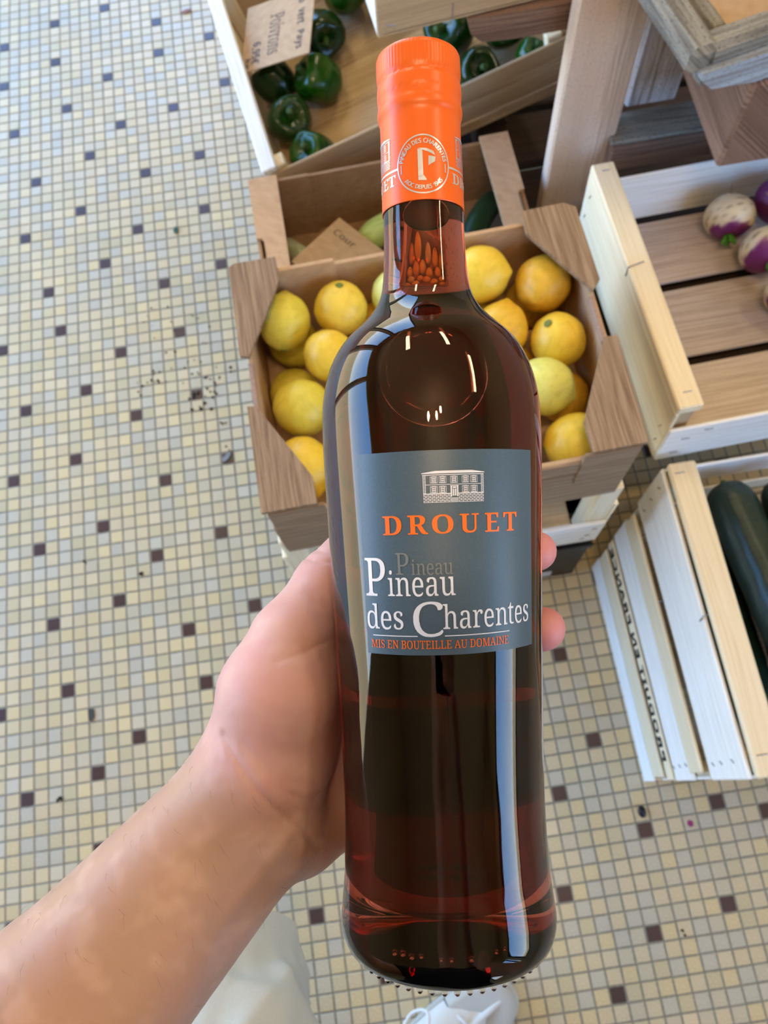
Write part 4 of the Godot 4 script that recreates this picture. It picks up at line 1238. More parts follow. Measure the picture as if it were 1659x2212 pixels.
func bottle() -> void:
	var o := thing("wine_bottle", "dark aperitif bottle with orange capsule and grey label, held in a hand", "bottle", Transform3D(Basis(BOTTLE_X, BOTTLE_Y, BOTTLE_Z).orthonormalized(), BOTTLE_AT))
	# outer glass with a pushed-up bottom
	var prof := [Vector2(0.0005, -0.139), Vector2(0.008, -0.1398), Vector2(0.016, -0.1425), Vector2(0.024, -0.1468), Vector2(0.0295, -0.1493), Vector2(0.0315, -0.150)]
	for k in 121:
		var y := lerpf(-0.150, 0.156, float(k) / 120)
		if k < 6:
			y = lerpf(-0.150, -0.1373, float(k) / 6)
		prof.append(Vector2(radius_at(GLASS, y), y))
	prof.append(Vector2(0.0005, 0.1562))
	var g := Geo.new()
	g.lathe(prof, 128)
	M.glass = clear(Color(1, 1, 1), 1.48)
	geo("glass", g, M.glass, o).set_meta("label", "clear glass wall with thick foot")
	# the drink: every millimetre of it takes out light, so it is built as nested layers of the same liquid
	var drink := clear(Color(0.46, 0.09, 0.05).linear_to_srgb(), 1.004)
	var deep := clear(Color(0.25, 0.035, 0.03).linear_to_srgb(), 1.001)
	var l := put("liquid", inside(0.0026, -0.1430, 0.150, 0.0065), drink, o)
	l.set_meta("label", "dark red amber drink")
	put("liquid_layer", inside(0.0125, -0.1310, 0.066, 0.0065), deep, l)
	put("liquid_layer", inside(0.0195, -0.1260, 0.056, 0.006), deep, l)
	# air that floats against the upper side of the tilted bottle
	var air := clear(Color(1, 1, 1), 1.34)
	for b in [[Vector2(-0.0006, 0.0432), Vector2(0.0166, 0.0168), 0.0042], [Vector2(0.0003, 0.1015), Vector2(0.0072, 0.0062), 0.0026]]:
		var e := Geo.new()
		var rows := []
		var n := 48
		# front follows the inside of the glass, the back is a shallow bowl
		for r in 25:
			var q := -1.0 + r / 12.0
			var rho := sin(acos(absf(q)))
			var row := PackedVector3Array()
			for k in n:
				var a := TAU * k / n
				var x: float = b[0].x + b[1].x * rho * sin(a)
				var y: float = b[0].y + b[1].y * rho * cos(a)
				var wall := radius_at(GLASS, y) - 0.0031
				var z := sqrt(maxf(wall * wall - x * x, 0.0))
				var thick: float = b[2] * sqrt(maxf(1.0 - rho * rho, 0.0))
				row.append(Vector3(x, y, z - (0.0 if q < 0.0 else thick)))
			rows.append(row)
		e.loft(rows)
		geo("air_bubble", e, air, o)
	var small := Geo.new()
	small.lathe([Vector2(0.00005, -1), Vector2(0.5, -0.866), Vector2(0.866, -0.5), Vector2(1, 0), Vector2(0.866, 0.5), Vector2(0.5, 0.866), Vector2(0.00005, 1)], 12)
	small.flip()
	var small_mesh := small.mesh()
	var spots := [[-34, 0.0], [-29, 0.0004], [-24, 0.0], [-18.5, 0.0006], [-8, 0.0], [-2.5, 0.0], [8, 0.0], [22, 0.0008], [27, 0.001]]
	for s in spots:
		var a: float = deg_to_rad(s[0])
		put("air_bubble", small_mesh, air, o, Transform3D(Basis.IDENTITY.scaled(Vector3.ONE * (0.0009 + 0.0002 * sin(a * 9))), Vector3(0.0326 * sin(a), -0.1395 + s[1], 0.0326 * cos(a))))
	# knurled ring under the foot
	var k := Geo.new()
	for i in 52:
		var a := TAU * i / 52
		var c := Vector3(0.0328 * sin(a), -0.1502, 0.0328 * cos(a))
		var t := Transform3D(Basis(Vector3.UP, a + 0.5).scaled(Vector3(1.0, 0.9, 1.7)), c)
		k.lathe([Vector2(0.0001, -0.0013), Vector2(0.0008, -0.0010), Vector2(0.0012, 0.0), Vector2(0.0008, 0.0010), Vector2(0.0001, 0.0013)], 8, t)
	geo("knurled_ring", k, M.glass, o)

	# capsule
	var rows := []
	var heights := []
	for i in 90:
		heights.append(lerpf(0.1052, 0.1588, i / 89.0))
	var inner := PackedVector3Array()
	var n := 216
	for q in n:
		inner.append(Vector3(0.01415 * sin(TAU * q / n), 0.1053, 0.01415 * cos(TAU * q / n)))
	rows.append(inner)
	for y in heights:
		var row := PackedVector3Array()
		for q in n:
			var a := TAU * q / n
			var r := radius_at(CAPSULE, y)
			if y > 0.1516:
				r += 0.00016 * (0.5 + 0.5 * cos(a * 72)) * smoothstep(0.1516, 0.1524, y)
			if absf(y - 0.1500) < 0.0004 or absf(y - 0.1446) < 0.0003:
				r -= 0.00012 * (0.5 + 0.5 * cos(a * 36 + y * 9000))
			row.append(Vector3(r * sin(a), y, r * cos(a)))
		rows.append(row)
	for e in [[0.0144, 0.1598], [0.0135, 0.1605], [0.0120, 0.1607], [0.0115, 0.1604], [0.006, 0.1604], [0.0004, 0.1604]]:
		var row := PackedVector3Array()
		for q in n:
			row.append(Vector3(e[0] * sin(TAU * q / n), e[1], e[0] * cos(TAU * q / n)))
		rows.append(row)
	var cg := Geo.new()
	cg.loft(rows, false, true)
	var orange := plain(Color(0.885, 0.365, 0.03), 0.34)
	var cap := geo("capsule", cg, orange, o)
	cap.set_meta("label", "orange screw capsule with silver emblem")
	var silver := plain(Color(0.82, 0.83, 0.86), 0.28, 0.65)
	var mid := Vector2(-0.0003, 0.1172)
	var eg := Geo.new()
	for i in 72:
		var a0 := TAU * i / 72
		var a1 := TAU * (i + 1) / 72
		var p := []
		for e in [[a0, 0.0094], [a0, 0.0099], [a1, 0.0099], [a1, 0.0094]]:
			p.append(wrap_point(Vector3(mid.x + sin(e[0]) * e[1] * 0.95, mid.y + cos(e[0]) * e[1] * 1.02, 0.00008), 2.0))
		eg.quad(p[0], p[1], p[2], p[3])
	ink_poly(eg, mm([[-2.1, 122.4], [-0.45, 122.0], [-0.37, 113.5], [0.64, 112.1], [0.63, 111.6], [-2.1, 111.7]]), 2.0)
	ink_poly(eg, mm([[-1.9, 122.6], [0.85, 122.5], [3.3, 121.5], [3.9, 120.1], [1.4, 121.3], [-0.3, 121.9]]), 2.0)
	ink_poly(eg, mm([[1.55, 119.95], [4.0, 119.6], [3.8, 118.07], [1.43, 116.6], [1.92, 117.98]]), 2.0)
	ring_text(eg, "PiNEAU DES CHARENTES", mid, 0.0079, -82, 82, 0.0016, 1.0, 2.0)
	ring_text(eg, "AOC DEPUIS 1945", mid, 0.0079, 232, 128, 0.0015, -1.0, 2.0)
	for s in [-1.0, 1.0]:
		ink_rect(eg, mid.x + s * 0.0078 - 0.00018, mid.y - 0.0026, mid.x + s * 0.0078 + 0.00018, mid.y + 0.0004, 2.0)
		# band, name and house that run round the capsule on both sides
		ink_rect(eg, (mid.x + 0.0094) if s > 0 else -0.0300, 0.1164, 0.0300 if s > 0 else (mid.x - 0.0094), 0.1171, 2.0)
		lettering(eg, "DROUET", 1, 700, 0.0106 if s > 0 else -0.0345, 0.0345 if s > 0 else -0.0106, 0.1116, 0.1153, 2.0)
		house(eg, 0.0126 if s > 0 else -0.0325, 0.0325 if s > 0 else -0.0126, 0.1182, 0.1290, 2.0)
	geo("emblem_print", eg, silver, cap)

	# label
	var lg := Geo.new()
	var nx := 48
	var ny := 16
	for side in 2:
		var first := lg.v.size()
		for j in ny + 1:
			for i in nx + 1:
				var x := lerpf(deg_to_rad(-41.5), deg_to_rad(53.0), float(i) / nx) * 0.0375
				var p := wrap_point(Vector3(x, lerpf(-0.0441, 0.0191, float(j) / ny), -0.0001 - 0.00015 * side), 1.0)
				lg.vert(p)
		for j in ny:
			for i in nx:
				var a := first + j * (nx + 1) + i
				if side == 0:
					lg.face(a, a + 1, a + nx + 2)
					lg.face(a, a + nx + 2, a + nx + 1)
				else:
					lg.face(a, a + nx + 2, a + 1)
					lg.face(a, a + nx + 1, a + nx + 2)
	var paper := surface(streaks(256, 256, [Color(0.225, 0.305, 0.36), Color(0.265, 0.345, 0.40), Color(0.305, 0.385, 0.44)], 81, 30.0, 30.0), Vector3(14, 14, 14), 0.38)
	var lab := geo("label", lg, paper, o)
	lab.set_meta("label", "slate grey paper label")
	var white := plain(Color(0.86, 0.87, 0.90), 0.4)
	var hot := plain(Color(0.95, 0.42, 0.04), 0.45)
	var ghost := plain(Color(0.44, 0.465, 0.48), 0.4)
	var hg := Geo.new()
	house(hg, -0.0058, 0.0139, 0.0030, 0.0127, 1.0)
	geo("house_print", hg, white, lab)
	var d := Geo.new()
	var word := "DROUET"
	# letters set wide apart
	var at := [[-18.7, -12.5], [-10.5, -4.3], [-3.0, 3.5], [5.5, 11.6], [13.7, 18.7], [20.4, 26.1]]
	for i in 6:
		lettering(d, word[i], 1, 700, at[i][0] * 0.001, at[i][1] * 0.001, -0.0066, -0.0007, 1.0)
	lettering(d, "MIS EN BOUTEILLE AU DOMAINE", 1, 400, -0.0253, 0.0217, -0.0421, -0.0395, 1.0)
	geo("orange_lettering", d, hot, lab)
	var gh := Geo.new()
	lettering(gh, "P", 1, 400, -0.0150, -0.0107, -0.0190, -0.0122, 1.0)
	lettering(gh, "ineau", 1, 400, -0.0100, 0.0030, -0.0192, -0.0142, 1.0)
	geo("faint_lettering", gh, ghost, lab)
	var w := Geo.new()
	lettering(w, "P", 1, 400, -0.0264, -0.0188, -0.0257, -0.0137, 1.0)
	lettering(w, "ineau", 1, 400, -0.0180, 0.0036, -0.0258, -0.0176, 1.0)
	lettering(w, "des", 1, 400, -0.0265, -0.0133, -0.0362, -0.0281, 1.0)
	lettering(w, "C", 1, 400, -0.0100, -0.0006, -0.0384, -0.0274, 1.0)
	lettering(w, "harentes", 1, 400, -0.0006, 0.0319, -0.0362, -0.0283, 1.0)
	ink_rect(w, -0.0245, -0.0383, -0.0088, -0.0380)
	ink_rect(w, -0.0002, -0.0383, 0.0223, -0.0380)
	geo("white_lettering", w, white, lab)

# line drawing of a two-storey house in a rectangle
func house(g: Geo, x0: float, x1: float, y0: float, y1: float, wrap: float) -> void:
	var X := func(t: float) -> float: return lerpf(x0, x1, t)
	var Y := func(t: float) -> float: return lerpf(y0, y1, t)
	var R := func(a: float, b: float, c: float, d: float) -> void: ink_rect(g, X.call(a), Y.call(b), X.call(c), Y.call(d), wrap)
	ink_poly(g, [Vector2(X.call(0.0), Y.call(0.915)), Vector2(X.call(1.0), Y.call(0.915)), Vector2(X.call(0.985), Y.call(0.94)), Vector2(X.call(0.78), Y.call(1.0)), Vector2(X.call(0.22), Y.call(1.0)), Vector2(X.call(0.015), Y.call(0.94))], wrap)
	R.call(0.02, 0.86, 0.98, 0.885)
	for s in [0.025, 0.935]:
		R.call(s, 0.29, s + 0.006, 0.86)
		R.call(s + 0.036, 0.29, s + 0.042, 0.86)
		for k in 12:
			R.call(s, 0.30 + k * 0.047, s + 0.04, 0.318 + k * 0.047)
	R.call(0.07, 0.555, 0.935, 0.572)
	R.call(0.025, 0.275, 0.46, 0.292)
	R.call(0.56, 0.275, 0.975, 0.292)
	for w in [[0.135, 0.61], [0.27, 0.61], [0.445, 0.61], [0.625, 0.61], [0.76, 0.61], [0.135, 0.30], [0.27, 0.30], [0.625, 0.30], [0.76, 0.30]]:
		var a: float = w[0]
		var b: float = w[1]
		for q in [0.0, 0.022, 0.034, 0.053, 0.074, 0.084, 0.106]:
			R.call(a + q, b, a + q + 0.006, b + 0.21)
		for q in [0.0, 0.066, 0.132, 0.20]:
			R.call(a + 0.034, b + q, a + 0.078, b + q + 0.022)
		R.call(a, b, a + 0.112, b + 0.014)
		R.call(a, b + 0.20, a + 0.112, b + 0.214)
	for k in 6:
		R.call(0.025, 0.0 + k * 0.05, 0.445, 0.018 + k * 0.05)
		R.call(0.57, 0.0 + k * 0.05, 0.975, 0.018 + k * 0.05)
		for q in 7:
			R.call(0.03 + q * 0.064 + (k % 2) * 0.03, k * 0.05, 0.038 + q * 0.064 + (k % 2) * 0.03, k * 0.05 + 0.05)
			R.call(0.575 + q * 0.06 + (k % 2) * 0.03, k * 0.05, 0.583 + q * 0.06 + (k % 2) * 0.03, k * 0.05 + 0.05)
	R.call(0.445, 0.18, 0.468, 0.53)
	R.call(0.542, 0.18, 0.565, 0.53)
	R.call(0.44, 0.505, 0.57, 0.53)
	R.call(0.478, 0.20, 0.50, 0.42)
	R.call(0.51, 0.20, 0.532, 0.42)
	R.call(0.478, 0.44, 0.532, 0.49)
	for k in 4:
		R.call(0.445, 0.0 + k * 0.04, 0.565, 0.022 + k * 0.04)

# ---------------------------------------------------------------- the person

const GRAIN := 0.0023
const BLEND := 0.0022

func limb_bones() -> Array:
	# joints in the bottle's axes, millimetres: x, y, z, radius
	var J := {
		"ea": [-233.6, -269.4, -15, 37], "fa": [-146.2, -175.3, -13, 30.5], "wa": [-76.3, -102.2, -15, 20.5],
		"eb": [-221.2, -281.8, -15, 37], "fb": [-134.6, -186.3, -13, 30.5], "wb": [-64.7, -113.2, -15, 20.0],
		"t0": [-64.4, -89.2, -14, 22.5], "t1": [-58.4, -64.1, -8, 20.0], "t2": [-53.0, -45.6, -12, 14.6], "ip": [-41.4, -26.0, -27, 10.8], "tt": [-28.5, -10.2, -37, 9.2],
		"h0": [-55.9, -120.7, -27, 16], "h1": [-41.5, -114.3, -40, 18], "w2": [-63.6, -113.7, -32, 16],
		"i0": [-29.3, -41.9, -42, 11.5], "i1": [6.4, -28.8, -48, 9], "i2": [29.3, -21.3, -39.5, 8.2], "i3": [40.3, -16.4, -24, 7.7],
		"m0": [-27.3, -64.3, -46, 12], "m1": [8.3, -56.7, -48.5, 9.5], "m2": [32.6, -51.0, -37.5, 8.7], "m3": [41.3, -45.8, -21, 8.4],
		"r0": [-26.2, -85.7, -48, 11.5], "r1": [7.3, -84.3, -48, 9], "r2": [28.1, -80.0, -39, 8.2], "r3": [31.0, -74.5, -29, 7.6],
		"p0": [-28.8, -104.7, -48, 10.5], "p1": [-2.2, -106.3, -46.5, 8], "p2": [14.6, -105.0, -43.5, 7.2], "p3": [24.2, -101.3, -36.5, 6.6]}
	var out := []
	for pair in ["ea fa", "fa wa", "eb fb", "fb wb", "wa t0", "wb h0", "t0 t1", "t1 t2", "t2 ip", "ip tt", "h0 h1", "w2 h0", "w2 m0", "w2 r0", "t0 i0", "t1 i0", "h1 p0", "i0 m0", "m0 r0", "r0 p0",
			"i0 i1", "i1 i2", "i2 i3", "m0 m1", "m1 m2", "m2 m3", "r0 r1", "r1 r2", "r2 r3", "p0 p1", "p1 p2", "p2 p3"]:
		var n: PackedStringArray = pair.split(" ")
		var a: Array = J[n[0]]
		var b: Array = J[n[1]]
		out.append([Vector3(a[0], a[1], a[2]) * 0.001, a[3] * 0.001, Vector3(b[0], b[1], b[2]) * 0.001, b[3] * 0.001])
	return out

func line_distance(p: Vector2, line: Array) -> float:
	var best := 1.0
	for i in line.size() - 1:
		var a: Vector2 = line[i]
		var b: Vector2 = line[i + 1]
		var t := clampf((p - a).dot(b - a) / (b - a).length_squared(), 0.0, 1.0)
		best = minf(best, p.distance_to(a.lerp(b, t)))
	return best

# the skin round a set of tapered bones, as a field on a grid: above zero inside, about the depth in metres
func flesh(bones: Array, lo: Vector3, hi: Vector3, grain: float, blend: float, glass := false) -> Array:
	var N := Vector3i(((hi - lo) / grain).ceil()) + Vector3i.ONE
	var f := PackedFloat32Array()
	f.resize(N.x * N.y * N.z)
	for b in bones:
		var a: Vector3 = b[0]
		var d: Vector3 = b[2] - a
		var dd := maxf(d.length_squared(), 1e-9)
		var far: float = maxf(b[1], b[3]) + blend * 4.5
		var box := AABB(a, Vector3.ZERO).expand(b[2]).grow(far)
		var i0 := Vector3i(((box.position - lo) / grain).floor()).clamp(Vector3i.ZERO, N - Vector3i.ONE)
		var i1 := Vector3i(((box.end - lo) / grain).ceil()).clamp(Vector3i.ZERO, N - Vector3i.ONE)
		for z in range(i0.z, i1.z + 1):
			for y in range(i0.y, i1.y + 1):
				var row := (z * N.y + y) * N.x
				for x in range(i0.x, i1.x + 1):
					var p := lo + Vector3(x, y, z) * grain - a
					var t := clampf(p.dot(d) / dd, 0.0, 1.0)
					var s: float = (p - d * t).length() - lerpf(b[1], b[3], t)
					if s < blend * 4.5:
						f[row + x] += exp(-s / blend)
	for z in N.z:
		for y in N.y:
			var r := radius_at(GLASS, lo.y + y * grain) + 0.0003 if glass else 0.0
			for x in N.x:
				var i := (z * N.y + y) * N.x + x
				if f[i] < 0.01:
					f[i] = -0.01
				elif glass: # the flesh gives way to the bottle
					f[i] = minf(blend * log(f[i]), Vector2(lo.x + x * grain, lo.z + z * grain).length() - r)
				else:
					f[i] = blend * log(f[i])
	return [f, N]

# that skin as a mesh: one vertex in every cell that it crosses, one quad round every edge that it crosses
func nets(f: PackedFloat32Array, N: Vector3i, lo: Vector3, grain: float) -> Geo:
	var g := Geo.new()
	var at := {}
	var step := [1, N.x, N.x * N.y]
	for z in N.z - 1:
		for y in N.y - 1:
			for x in N.x - 1:
				var i := (z * N.y + y) * N.x + x
				var n := 0
				var in0 := f[i] > 0.0
				if (f[i + 1] > 0.0) == in0 and (f[i + N.x] > 0.0) == in0 and (f[i + step[2]] > 0.0) == in0 and (f[i + N.x + 1] > 0.0) == in0 and (f[i + step[2] + 1] > 0.0) == in0 and (f[i + step[2] + N.x] > 0.0) == in0 and (f[i + step[2] + N.x + 1] > 0.0) == in0:
					continue
				var sum := Vector3.ZERO
				for e in 12:
					var axis := e / 4
					var u := (axis + 1) % 3
					var w := (axis + 2) % 3
					var c := Vector3i.ZERO
					c[u] = e % 2
					c[w] = (e / 2) % 2
					var k: int = i + c.x * step[0] + c.y * step[1] + c.z * step[2]
					var a := f[k]
					var b := f[k + step[axis]]
					if (a > 0.0) != (b > 0.0):
						var p := Vector3(c)
						p[axis] += a / (a - b)
						sum += p
						n += 1
				at[i] = g.vert(lo + (Vector3(x, y, z) + sum / n) * grain)
	for i in at.keys():
		var x: int = i % N.x
		var y: int = (i / N.x) % N.y
		var z: int = i / step[2]
		for axis in 3:
			var u := (axis + 1) % 3
			var w := (axis + 2) % 3
			if [x, y, z][u] == 0 or [x, y, z][w] == 0:
				continue
			var a := f[i] > 0.0
			if a == (f[i + step[axis]] > 0.0):
				continue
			var q := [at[i], at[i - step[u]], at[i - step[u] - step[w]], at[i - step[w]]]
			if a:
				g.face(q[0], q[1], q[2])
				g.face(q[0], q[2], q[3])
			else:
				g.face(q[2], q[1], q[0])
				g.face(q[3], q[2], q[0])
	return g

# a figure's part from joints given as [x, y, z, radius] and pairs of their names
func figure(J: Dictionary, pairs: Array, unit: float, grain: float, blend: float, at := Transform3D.IDENTITY) -> Geo:
	var bones := []
	var box := AABB()
	for pair in pairs:
		var n: PackedStringArray = pair.split(" ")
		var a: Array = J[n[0]]
		var b: Array = J[n[1]]
		var pa := Vector3(a[0], a[1], a[2]) * unit
		var pb := Vector3(b[0], b[1], b[2]) * unit
		bones.append([pa, a[3] * unit, pb, b[3] * unit])
		var far := maxf(a[3], b[3]) * unit + blend * 3.0 + grain * 2.0
		var own := AABB(pa, Vector3.ZERO).expand(pb).grow(far)
		box = own if bones.size() == 1 else box.merge(own)
	var f := flesh(bones, box.position, box.end, grain, blend)
	var g := nets(f[0], f[1], box.position, grain)
	for i in g.v.size():
		g.v[i] = at * g.v[i]
	return g

func arm_mesh() -> Geo:
	var lo := Vector3(-0.272, -0.322, -0.078)
	var hi := Vector3(0.062, 0.012, 0.034)
	var made := flesh(limb_bones(), lo, hi, GRAIN, BLEND, true)
	var f: PackedFloat32Array = made[0]
	var N: Vector3i = made[1]
	var step := [1, N.x, N.x * N.y]
	var g := nets(f, N, lo, GRAIN)
	# finer skin: every triangle in four, the new points drawn onto the field
	var sample := func(p: Vector3) -> float:
		var q := ((p - lo) / GRAIN).clamp(Vector3.ZERO, Vector3(N) - Vector3(1.01, 1.01, 1.01))
		var c := Vector3i(q)
		var t := q - Vector3(c)
		var i := (c.z * N.y + c.y) * N.x + c.x
		var a := lerpf(lerpf(f[i], f[i + 1], t.x), lerpf(f[i + N.x], f[i + N.x + 1], t.x), t.y)
		i += step[2]
		var b := lerpf(lerpf(f[i], f[i + 1], t.x), lerpf(f[i + N.x], f[i + N.x + 1], t.x), t.y)
		return lerpf(a, b, t.z)
	var fine := Geo.new()
	for p in g.v:
		fine.vert(p)
	var mids := {}
	for i in range(0, g.ix.size(), 3):
		var m := [0, 0, 0]
		for k in 3:
			var a := g.ix[i + k]
			var b := g.ix[i + (k + 1) % 3]
			var key := Vector2i(mini(a, b), maxi(a, b))
			if not mids.has(key):
				mids[key] = fine.vert((g.v[a] + g.v[b]) / 2)
			m[k] = mids[key]
		for q in [[g.ix[i], m[0], m[2]], [g.ix[i + 1], m[1], m[0]], [g.ix[i + 2], m[2], m[1]], [m[0], m[1], m[2]]]:
			fine.ix.append(q[0])
			fine.ix.append(q[1])
			fine.ix.append(q[2])
	var creases := []
	for c in [[[[-76.3, -74.8], [-66.6, -89.4], [-55.5, -104.8], [-49.0, -112.5], [-45.8, -120.1]], 0.0016, 1.3], [[[-68.7, -76.7], [-61.0, -85.0], [-54.3, -95.1], [-46.9, -100.3], [-36.5, -96.4]], 0.0007, 1.2], [[[-49.0, -15.6], [-42.5, -17.0], [-36.0, -17.8]], 0.0010, 0.9], [[[-45.3, -12.4], [-40.8, -13.3], [-36.0, -13.9]], 0.0009, 0.9], [[[-56.1, -49.1], [-48.2, -47.6], [-38.9, -44.5]], 0.0006, 1.2], [[[-74.2, -84.3], [-67.2, -94.3], [-60.2, -104.3]], 0.0004, 1.1], [[[-79.6, -77.6], [-72.8, -92.5], [-63.7, -109.1]], 0.0004, 1.1], [[[-63, -80], [-55, -90], [-46, -94.5]], 0.0004, 1.0]]:
		var line := []
		for p in c[0]:
			line.append(Vector2(p[0], p[1]) * 0.001)
		creases.append([line, c[1] * 0.6, c[2] * 0.001, Rect2(line[0], Vector2.ZERO).expand(line[1]).expand(line[-1]).expand(line[line.size() / 2]).grow(0.006)])
	var vein := [Vector2(-0.0519, -0.1067), Vector2(-0.0603, -0.1177), Vector2(-0.0788, -0.1395), Vector2(-0.0875, -0.1569), Vector2(-0.0961, -0.1747), Vector2(-0.12, -0.21)]
	var nz := noise(91, 1.0, 3)
	fine.own.resize(fine.v.size())
	var e := 0.0012
	for i in fine.v.size():
		var p := fine.v[i]
		var grad := Vector3(sample.call(p + Vector3(e, 0, 0)) - sample.call(p - Vector3(e, 0, 0)), sample.call(p + Vector3(0, e, 0)) - sample.call(p - Vector3(0, e, 0)), sample.call(p + Vector3(0, 0, e)) - sample.call(p - Vector3(0, 0, e)))
		var n := -grad.normalized() if grad.length_squared() > 1e-14 else Vector3.BACK
		p += n * clampf(sample.call(p), -0.001, 0.001)
		var flat := Vector2(p.x, p.y)
		p += n * 0.00010 * nz.get_noise_3dv(p * 190.0)
		if n.z > -0.1:
			for c in creases:
				if c[3].has_point(flat):
					var q: float = line_distance(flat, c[0]) / c[2]
					if q < 3.0:
						p -= n * c[1] * exp(-q * q)
			var v := line_distance(flat, vein)
			if v < 0.012:
				p += n * 0.0007 * exp(-v * v / 0.00001)
		fine.v[i] = p
		# skin: redder palm, browner outside of the forearm, bluish vein
		var palm := smoothstep(-0.118, -0.085, p.y + 0.55 * (p.x + 0.06))
		var base := Color(0.685, 0.55, 0.475).lerp(Color(0.785, 0.62, 0.60), palm)
		var outer := smoothstep(0.0, 0.028, (p.x * -0.724 + p.y * 0.692) + 0.0235) * (1.0 - palm)
		base = base.lerp(Color(0.64, 0.50, 0.40), 0.5 * outer)
		base = base.lerp(Color(0.62, 0.53, 0.54), 0.45 * exp(-pow(line_distance(flat, vein) / 0.011, 2.0)) * (1.0 - palm))
		base = base.lerp(Color(0.76, 0.47, 0.44), clampf(0.25 + 0.5 * nz.get_noise_3dv(p * 38.0), 0.0, 0.6) * (0.22 + 0.35 * palm))
		base = base.lerp(Color(0.86, 0.74, 0.68), clampf(0.5 * nz.get_noise_3dv(p * 55.0 + Vector3(9, 0, 0)), 0.0, 0.25))
		if p.x > 0.02:
			base = base.lerp(Color(0.80, 0.44, 0.47), 0.5)
		fine.c[i] = base.srgb_to_linear()
		fine.own[i] = n
	# shading normals follow the creases
	var nn := PackedVector3Array()
	nn.resize(fine.v.size())
	for i in range(0, fine.ix.size(), 3):
		var q := (fine.v[fine.ix[i + 2]] - fine.v[fine.ix[i]]).cross(fine.v[fine.ix[i + 1]] - fine.v[fine.ix[i]])
		for k in 3:
			nn[fine.ix[i + k]] += q
	for i in nn.size():
		var q := nn[i].normalized()
		fine.own[i] = (q if q.dot(fine.own[i]) > 0.0 else -q) if nn[i].length_squared() > 0.0 else fine.own[i]
	return fine

func person() -> void:
	var frame := Transform3D(Basis(BOTTLE_X, BOTTLE_Y, BOTTLE_Z).orthonormalized(), BOTTLE_AT)
	var o := thing("person", "person in pale trousers and white trainers holding the bottle with a bare left arm", "person", frame)
	var skin := plain(Color.WHITE, 0.5)
	skin.vertex_color_use_as_albedo = true
	var pores := streaks(256, 256, [Color(0.3, 0.3, 0.3), Color(0.6, 0.6, 0.6), Color(0.9, 0.9, 0.9)], 92, 14.0, 14.0)
	skin.uv1_triplanar = true
	skin.uv1_scale = Vector3(30, 30, 30)
	skin.heightmap_enabled = true
	skin.heightmap_texture = pores
	skin.heightmap_scale = 0.012
	var arm := arm_mesh()
	var hair_on := arm.v.size()
	var inv := frame.affine_inverse()
	var body := geo("body", arm, skin, o, Transform3D.IDENTITY, true)
	var rest := Geo.new()
	rest_of_body(rest, inv)
	geo("upper_body", rest, skin, o, Transform3D.IDENTITY, true)
	body.set_meta("label", "bare forearm and hand, fingers wrapped behind the bottle")
	# fine hair on the forearm
	rng.seed = 93
	var hair := Geo.new()
	var made := 0
	while made < 190:
		var i := rng.randi() % hair_on
		var p := arm.v[i]
		var n := arm.own[i]
		if p.y > -0.085 or p.x > -0.055 or n.z < -0.2 or rng.randf() > 0.25 + 0.75 * smoothstep(-0.02, 0.025, p.x * -0.724 + p.y * 0.692 + 0.0235):
			continue
		var along := Vector3(0.55 + rng.randf_range(-0.5, 0.3), -0.6 + rng.randf_range(-0.4, 0.4), 0.1)
		along = (along - n * along.dot(n)).normalized()
		var long := rng.randf_range(0.003, 0.0065)
		hair.tube([p - n * 0.0003, p + along * long * 0.5 + n * long * 0.22, p + along * long + n * long * 0.16], [0.00004, 0.000035, 0.000015], 3)
		made += 1
	var h := geo("arm_hair", hair, plain(Color(0.42, 0.29, 0.20), 0.7), body)
	h.set_meta("kind", "stuff")
	clothes(o, inv)
	shoe(o, inv, Transform3D(Basis(Vector3.UP, deg_to_rad(-62)), Vector3(-0.138, 0.0, 0.505)))
	shoe(o, inv, Transform3D(Basis(Vector3.UP, deg_to_rad(12)), Vector3(-0.335, 0.0, 0.64)))

func add_skin(to: Geo, g: Geo, at: Transform3D) -> void:
	g.mesh() # gives the vertices their normals below
	var n := PackedVector3Array()
	n.resize(g.v.size())
	for i in range(0, g.ix.size(), 3):
		var q := (g.v[g.ix[i + 2]] - g.v[g.ix[i]]).cross(g.v[g.ix[i + 1]] - g.v[g.ix[i]])
		for k in 3:
			n[g.ix[i + k]] += q
	var first := to.v.size()
	var tone := Color(0.79, 0.58, 0.47).srgb_to_linear()
	for i in g.v.size():
		to.vert(at * g.v[i], Vector2.ZERO, tone)
		to.own.append((at.basis * n[i]).normalized())
	for i in g.ix:
		to.ix.append(first + i)

